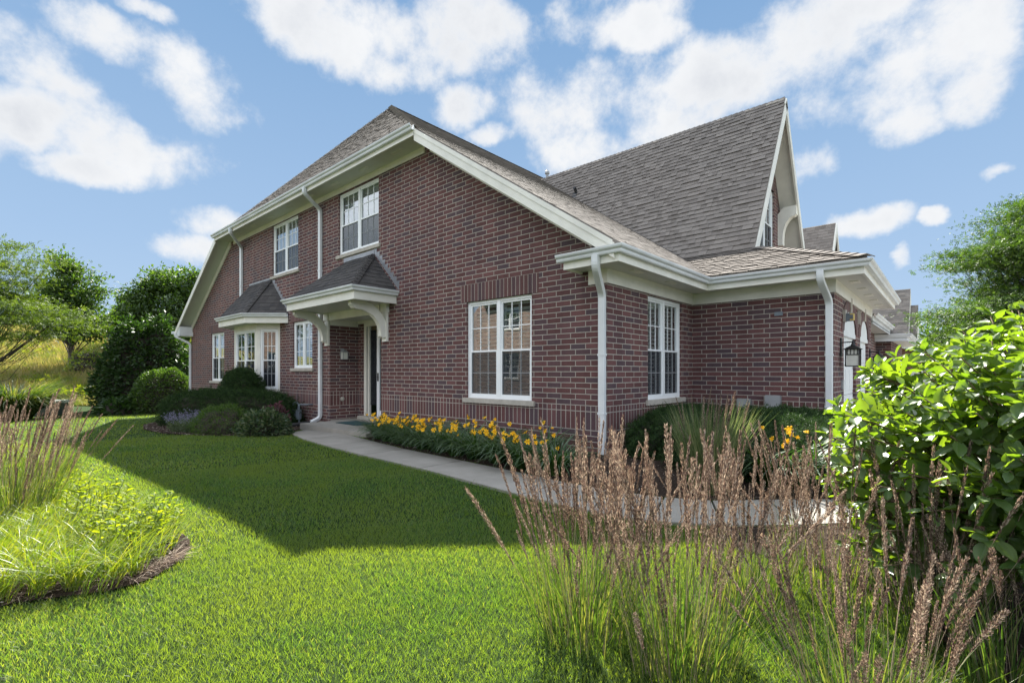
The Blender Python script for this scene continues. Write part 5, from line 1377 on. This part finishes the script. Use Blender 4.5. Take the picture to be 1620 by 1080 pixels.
# ---- broad leaved shrub on the right
def pleated_leaf():
    nu, nv = 9, 5; V = []; Q = []
    for i in range(nu):
        t = i/(nu-1); w = .30*math.sin(math.pi*min(1, t**.85))**.8*(1 if t < 1 else 0)+.004
        for j in range(nv):
            s = (j/(nv-1)-.5)*2; rib = .016*math.cos(t*math.pi*9-abs(s)*2.2)*(abs(s) > .1)
            ser = 1+.05*(1 if i % 2 else -1)*(abs(s) > .9)
            V.append((t+abs(s)*.05, s*w*ser, .10*abs(s)**1.3+rib-.22*t*t+.0))
    for i in range(nu-1):
        for j in range(nv-1): Q.append((i*nv+j, i*nv+j+1, (i+1)*nv+j+1, (i+1)*nv+j))
    return V, Q, []
def big_shrub():
    B = np.array(place(1715, 2.55)); root = empty('broadleaf_shrub', tuple(B), 'large shrub with broad pleated bright green leaves filling the right edge', 'shrub')
    m = MB(); P = []; D = []; S = []
    ax = np.array([RT[0], RT[1], 0]); ay = np.array([FW[0], FW[1], 0]); az = np.array([0, 0, 1.])
    nt = 820
    for i in range(nt):
        d = rand_dirs(1)[0]
        if d[2] < -.35: d[2] = -.35*random.random()
        rr = (.62+.38*rng.random()**.6)*(1+.05*math.sin(5*d[0]+3*d[1])); 
        c = B+ax*d[0]*1.18*rr+ay*d[1]*1.1*rr+az*(.80+d[2]*(.86 if d[2] > 0 else 1.7)*rr)
        if d[0] > .45: continue
        if c[2] < .12: c[2] = .12+.2*random.random()
        # nothing closer to the camera than its real distance in the photo
        f = (c[:2]-CAM[:2])@FW
        if f < 1.3: continue
        o = B+np.array([0, 0, .1+.25*rng.random()])
        mid = (o+c)/2+az*(.12+.1*random.random())+rng.normal(0, .05, 3)
        q = [o*(1-t)**2+mid*2*t*(1-t)+c*t*t for t in np.linspace(0 if i % 5 == 0 else .35, 1, 7)]
        m.tube([tuple(x) for x in q], [.008*(1-.75*k/6)+.0012 for k in range(7)], 5)
        t = c-mid; t /= np.linalg.norm(t)
        side = np.cross(t, az); side /= np.linalg.norm(side)+1e-9; up = np.cross(side, t)
        ph = rng.random()*3.14
        sz = .075+.08*rng.random()
        for k in range(5):
            a = ph+k*1.57; e = side*math.cos(a)+up*math.sin(a); pos = c-t*(.05*k)+t*.0
            for sg in (-1, 1):
                dirv = e*sg*(.9)+t*.55+az*(-.05+.1*rng.random()); P.append(pos+dirv*.01); D.append(dirv+rng.normal(0, .18, 3)); S.append(sz*(.55+.13*k)*(.8+.4*rng.random()))
        P.append(c.copy()); D.append(t+rng.normal(0, .2, 3)); S.append(sz*.5); P.append(c.copy()); D.append(t+rng.normal(0, .4, 3)); S.append(sz*.4)
    m.build('branch', 'bark_stem', root, smooth=True, recalc=False)
    P = np.array(P); D = np.array(D); tv, tq, tt = pleated_leaf()
    V, Q, T, a, c = bake(tv, tq, tt, P, basis(D, .35), np.array(S)); np_mesh('foliage', V, Q, T, 'big_leaf', root, a, c)
big_shrub()

# ---- daylilies
def petal_flower():
    V = []; Q = []
    for k in range(6):
        a = k*math.pi/3; rad = 1.0 if k % 2 else .92; w = .30 if k % 2 else .22; ca, sa = math.cos(a), math.sin(a); b = len(V)
        for (r, z, ww) in ((.05, 0, .04), (.30, .30, .6*w), (.62, .48, w), (.88, .44, .75*w), (1.0, .34, .12)):
            for s in (-1, 0, 1): x = r*rad; y = s*ww; V.append((x*ca-y*sa, x*sa+y*ca, z+(.05 if s == 0 else 0)+.03*math.sin(r*20)*abs(s)))
        for i in range(4):
            for j in range(2): Q.append((b+i*3+j, b+i*3+j+1, b+(i+1)*3+j+1, b+(i+1)*3+j))
    for k in range(5): # stamens
        a = k*1.26; b = len(V); V += [(.02*math.cos(a), .02*math.sin(a), .05), (.05*math.cos(a)+.02, .05*math.sin(a), .05), (.22*math.cos(a), .22*math.sin(a), .7), (.2*math.cos(a), .24*math.sin(a), .72)]; Q.append((b, b+1, b+2, b+3))
    return V, Q
FLW = None
def daylily(label, x, y, h=.36, nf=6, nb=170, face=(0, 0), sd=0, group='row of golden daylilies along the house wall'):
    global FLW
    z = gz(x, y); root = empty('daylily', (x, y, z), label, 'flowering plant', group)
    a = rng.random(nb)*6.283; q = .12*np.sqrt(rng.random(nb)); bs = np.stack([x+q*np.cos(a), y+q*np.sin(a), np.full(nb, z)], 1)
    p1 = ribbons(bs, h*2.0*(.7+.5*rng.random(nb)), .017, a+rng.normal(0, .35, nb), .10+.35*rng.random(nb), 1.6+1.0*rng.random(nb), 6, twist=.12, keep=3)
    np_mesh('foliage', p1[0], p1[1], p1[2], 'daylily_leaf', root, p1[3], p1[4])
    if FLW is None:
        v, q_ = petal_flower(); FLW = []
        for k in range(3):
            o = np_mesh('flower', np.array(v)*(.041-.005*k)*np.array([1, 1, 1+.3*k]), q_, [], 'daylily_petal', link=False, smooth=True); FLW.append(o.data); bpy.data.objects.remove(o)
    m = MB(); 
    for i in range(nf):
        an = random.random()*6.283; r = random.uniform(.03, .34); H = h*random.uniform(.9, 1.35)+.02
        fx, fy = r*math.cos(an), r*math.sin(an)-.05
        m.tube([(x+fx*.2, y+fy*.2, z), (x+fx*.6, y+fy*.6, z+H*.6), (x+fx, y+fy, z+H)], [.004, .0035, .003], 5)
        o = bpy.data.objects.new('flower', random.choice(FLW)); COL.objects.link(o); o.parent = root
        o.location = (fx, fy, H); d = Vector((random.gauss(.2, .45), random.gauss(-.75, .35), random.uniform(.3, .9))).normalized()
        o.rotation_euler = d.to_track_quat('Z', 'Y').to_euler(); s = random.uniform(.85, 1.2); o.scale = (s, s, s)
        # a bud or two
        for k in range(random.choice((0, 1, 2))):
            bx, by = random.gauss(0, .025), random.gauss(0, .025); m.tube([(x+fx, y+fy, z+H-.03), (x+fx+bx, y+fy+by, z+H+.015), (x+fx+bx*1.4, y+fy+by*1.4, z+H+.05)], [.003, .006, .002], 5)
    if nf: m.build('stalk', 'reed_stem', root, recalc=False)
pos = [-4.75, -4.25, -3.75, -3.25, -2.75, -2.25, -1.75, -1.25, -.75, -.25, .3]
lab = ['first daylily of the row, next to the porch slab', 'second daylily of the row from the porch', 'third daylily of the row from the porch', 'fourth daylily of the row from the porch, before the big window', 'daylily under the left end of the big window sill', 'daylily under the middle of the big window', 'daylily under the right end of the big window sill', 'daylily just past the big window', 'daylily between the big window and the corner downspout', 'daylily beside the base of the corner downspout', 'last daylily of the row, past the house corner']
for i, x in enumerate(pos):
    yb = np.interp(x, [-5.2, -4.5, -3, -1.25, .65], [-1.05, -1.28, -1.60, -1.86, -2.02])+.27
    daylily(lab[i], x, yb, nf=[15, 16, 14, 15, 14, 13, 12, 12, 13, 10, 6][i])
    # a second plant nearer the wall fills the depth of the bed
back = ['leafy daylily at the back of the bed close to the porch', 'leafy daylily behind the second and third of the row', 'leafy daylily behind the fourth of the row', 'leafy daylily against the wall below the window', 'leafy daylily against the wall right of the window', 'leafy daylily against the wall before the downspout']
for i, x in enumerate([-4.6, -3.9, -3.1, -2.3, -1.4, -.6]): daylily(back[i], x, -.75, h=.38, nf=[6, 6, 5, 5, 4, 4][i], nb=110, group='daylilies at the back of the wall bed')
for i, (px, d, nf) in enumerate([(1225, 5.4, 3), (1262, 5.3, 5), (1295, 5.5, 2)]):
    p = place(px, d); daylily(['left one of the three daylilies in front of the dark hedge', 'middle daylily in front of the dark hedge with most blooms', 'right daylily in front of the dark hedge, by the broad leaved shrub'][i], p[0], p[1], h=.46, nf=nf, nb=150, group='daylilies in front of the hedge')

# ---- sunlit border bed: fine grass and leafy perennials
def border():
    parts = []; n = 90000
    x = -9.5+10*rng.random(n); y = -7.4+2.2*rng.random(n)
    inner = [(-.55, -5.52), (-.38, -5.54), (-.22, -5.60), (-.06, -5.68), (.12, -5.80), (.24, -5.92), (.28, -6.08), (.1, -6.35), (-.2, -7.2), (-7, -7.5), (-9, -5.9), (-6.0, -5.88), (-3.6, -5.76), (-1.6, -5.66)]
    ok = inpoly(x, y, inner); x, y = x[ok], y[ok]
    # tufts
    ix = np.round(x/.15); iy = np.round(y/.15); tx = ix*.15+.07*np.sin(iy*37.1+ix*11.3); ty = iy*.15+.07*np.sin(ix*53.7+iy*7.9)
    x = tx+(x-tx)*.6; y = ty+(y-ty)*.6; n = len(x)
    a = np.arctan2(y-ty, x-tx)+rng.normal(0, .7, n); a = np.where(rng.random(n) < .55, R_(35)+rng.normal(0, .6, n), a)
    L = (.20+.18*rng.random(n)); base = np.stack([x, y, ground_z(x, y)], 1)
    v = ribbons(base, L, .0042*(.7+.6*rng.random(n)), a, .1+.3*rng.random(n), .7+1.2*rng.random(n), 5, keep=2.5)
    o = np_mesh('border_grass', v[0], v[1], v[2], 'sedge_blade', None, v[3], v[4]); tag(o, 'arching yellow green grass filling the sunlit curved bed', 'grass', kind='stuff')
    # dry straw blades low at the front
    n = 700; t = rng.random(n); E = np.array([(.0, -5.58), (.16, -5.75), (.22, -5.98), (.0, -6.45), (-.15, -7.2)]); i = np.clip((t*4).astype(int), 0, 3); f = (t*4-i)[:, None]
    p = E[i]*(1-f)+E[i+1]*f; p = p-np.abs(rng.normal(0, .09, (n, 2)))*np.array([1, .2])
    v = ribbons(np.column_stack([p, ground_z(p[:, 0], p[:, 1])+.0]), .10+.15*rng.random(n), .004, rng.random(n)*6.28, .8+.4*rng.random(n), 1.5+.6*rng.random(n), 4)
    o = np_mesh('dry_straw', v[0], v[1], v[2], 'plume', None, v[3], v[4]); tag(o, 'dry straw lying along the edge of the sunlit bed', 'straw', kind='stuff')
    # leafy perennials
    spots = [(-.48, -5.50), (-.36, -5.68), (-.80, -5.56), (-.68, -5.82), (-1.15, -5.62), (-1.10, -5.90), (-1.6, -5.66), (-2.1, -5.78), (-.20, -5.72), (-2.7, -5.75)]
    where = ['at the rounded tip of the bed', 'just behind the mulch edge of the bed', 'along the shaded lawn edge near the tip', 'in the middle of the bed near the tip', 'along the lawn edge, third from the tip', 'in the middle of the bed, behind the fine grass', 'along the lawn edge beyond the middle of the bed', 'beside the feather reed grass at the left', 'nearest to the mulch strip, overhanging it', 'farthest back along the lawn edge']
    for k, (px_, py_) in enumerate(spots):
        px_ -= .06; py_ -= .13
        z = gz(px_, py_); root = empty('leafy_perennial', (px_, py_, z), 'bright yellow green leafy perennial '+where[k], 'plant', 'leafy perennials in the sunlit bed')
        P = []; D = []; S = []; m = MB()
        for j in range(16):
            an = random.random()*6.283; r = random.uniform(0, .14); H = random.uniform(.16, .34); lean = random.uniform(.02, .12)
            b0 = np.array([px_+r*math.cos(an), py_+r*math.sin(an), z]); tip = b0+np.array([lean*math.cos(an)+.04, lean*math.sin(an)+.03, H]); m.tube([tuple(b0), tuple((b0+tip)/2+np.array([0, 0, .02])), tuple(tip)], [.003, .0025, .002], 4)
            for q in range(11):
                t = .25+.75*q/10; c = b0*(1-t)+tip*t; g = q*2.4+random.random(); dv = np.array([math.cos(g), math.sin(g), .25+.5*t]); P.append(c); D.append(dv); S.append(.085*(1.1-.35*t)*random.uniform(.7, 1.2))
        m.build('stalk', 'reed_stem', root, recalc=False)
        tv, tq, tt = leaf_t(.30, .07, .25); v = bake(tv, tq, tt, np.array(P), basis(np.array(D), .3), np.array(S)); np_mesh('foliage', v[0], v[1], v[2], 'perennial_leaf', root, v[3], v[4])
border()

def chips():
    parts = []
    for poly, n, zz, sz in ((BED_FRONT, 9000, .01, .02), (BED_RIGHT, 16000, .01, .022), (BED_LILY, 7000, .008, .03), (BED_LEFT, 5000, .01, .045)):
        xs = [p[0] for p in poly]; ys = [p[1] for p in poly]
        x = min(xs)+(max(xs)-min(xs))*rng.random(n); y = min(ys)+(max(ys)-min(ys))*rng.random(n); ok = inpoly(x, y, poly) & ~inpoly(x, y, WALK); x, y = x[ok], y[ok]
        P = np.column_stack([x, y, ground_z(x, y)+zz+.008*rng.random(len(x))]); D = rand_dirs(len(x)); D[:, 2] *= .35
        tv = [(-.5, -.16, 0), (.5, -.12, 0), (.5, .14, 0), (-.5, .16, 0), (0, 0, .18)]; tq = [(0, 3, 2, 1)]; tt = [(0, 1, 4), (1, 2, 4), (2, 3, 4), (3, 0, 4)]
        parts.append(bake(tv, tq, tt, P, basis(D, .5), sz*(.5+rng.random(len(x)))))
    V, Q, T, a, c = merge(parts); o = np_mesh('mulch_chips', V, Q, T, 'mulch_chip', None, a, c); tag(o, 'shredded bark chips covering the planting beds', 'mulch', kind='stuff')
chips()

# ---- utility box in the lawn and small stones at the bed edge
def utility():
    p = place(80, 21.5); root = empty('utility_box', p, 'low green metal utility box with pale lid at the foot of the meadow', 'utility box')
    T_ = Vector((RT[0], RT[1], 0)); N_ = Vector((-FW[0], -FW[1], 0)); b = MB((p, tuple(T_), tuple(N_))); b.box(-.46, .46, -.4, .4, -.1, .50); b.build('cabinet', 'box_green', root, bevel=.02)
    b = MB((p, tuple(T_), tuple(N_))); b.prism([(-.46, .501), (.47, .501), (.47, .55), (-.46, .62)], -.50, .50, 0); b.build('lid', 'box_top', root, bevel=.01)
utility()
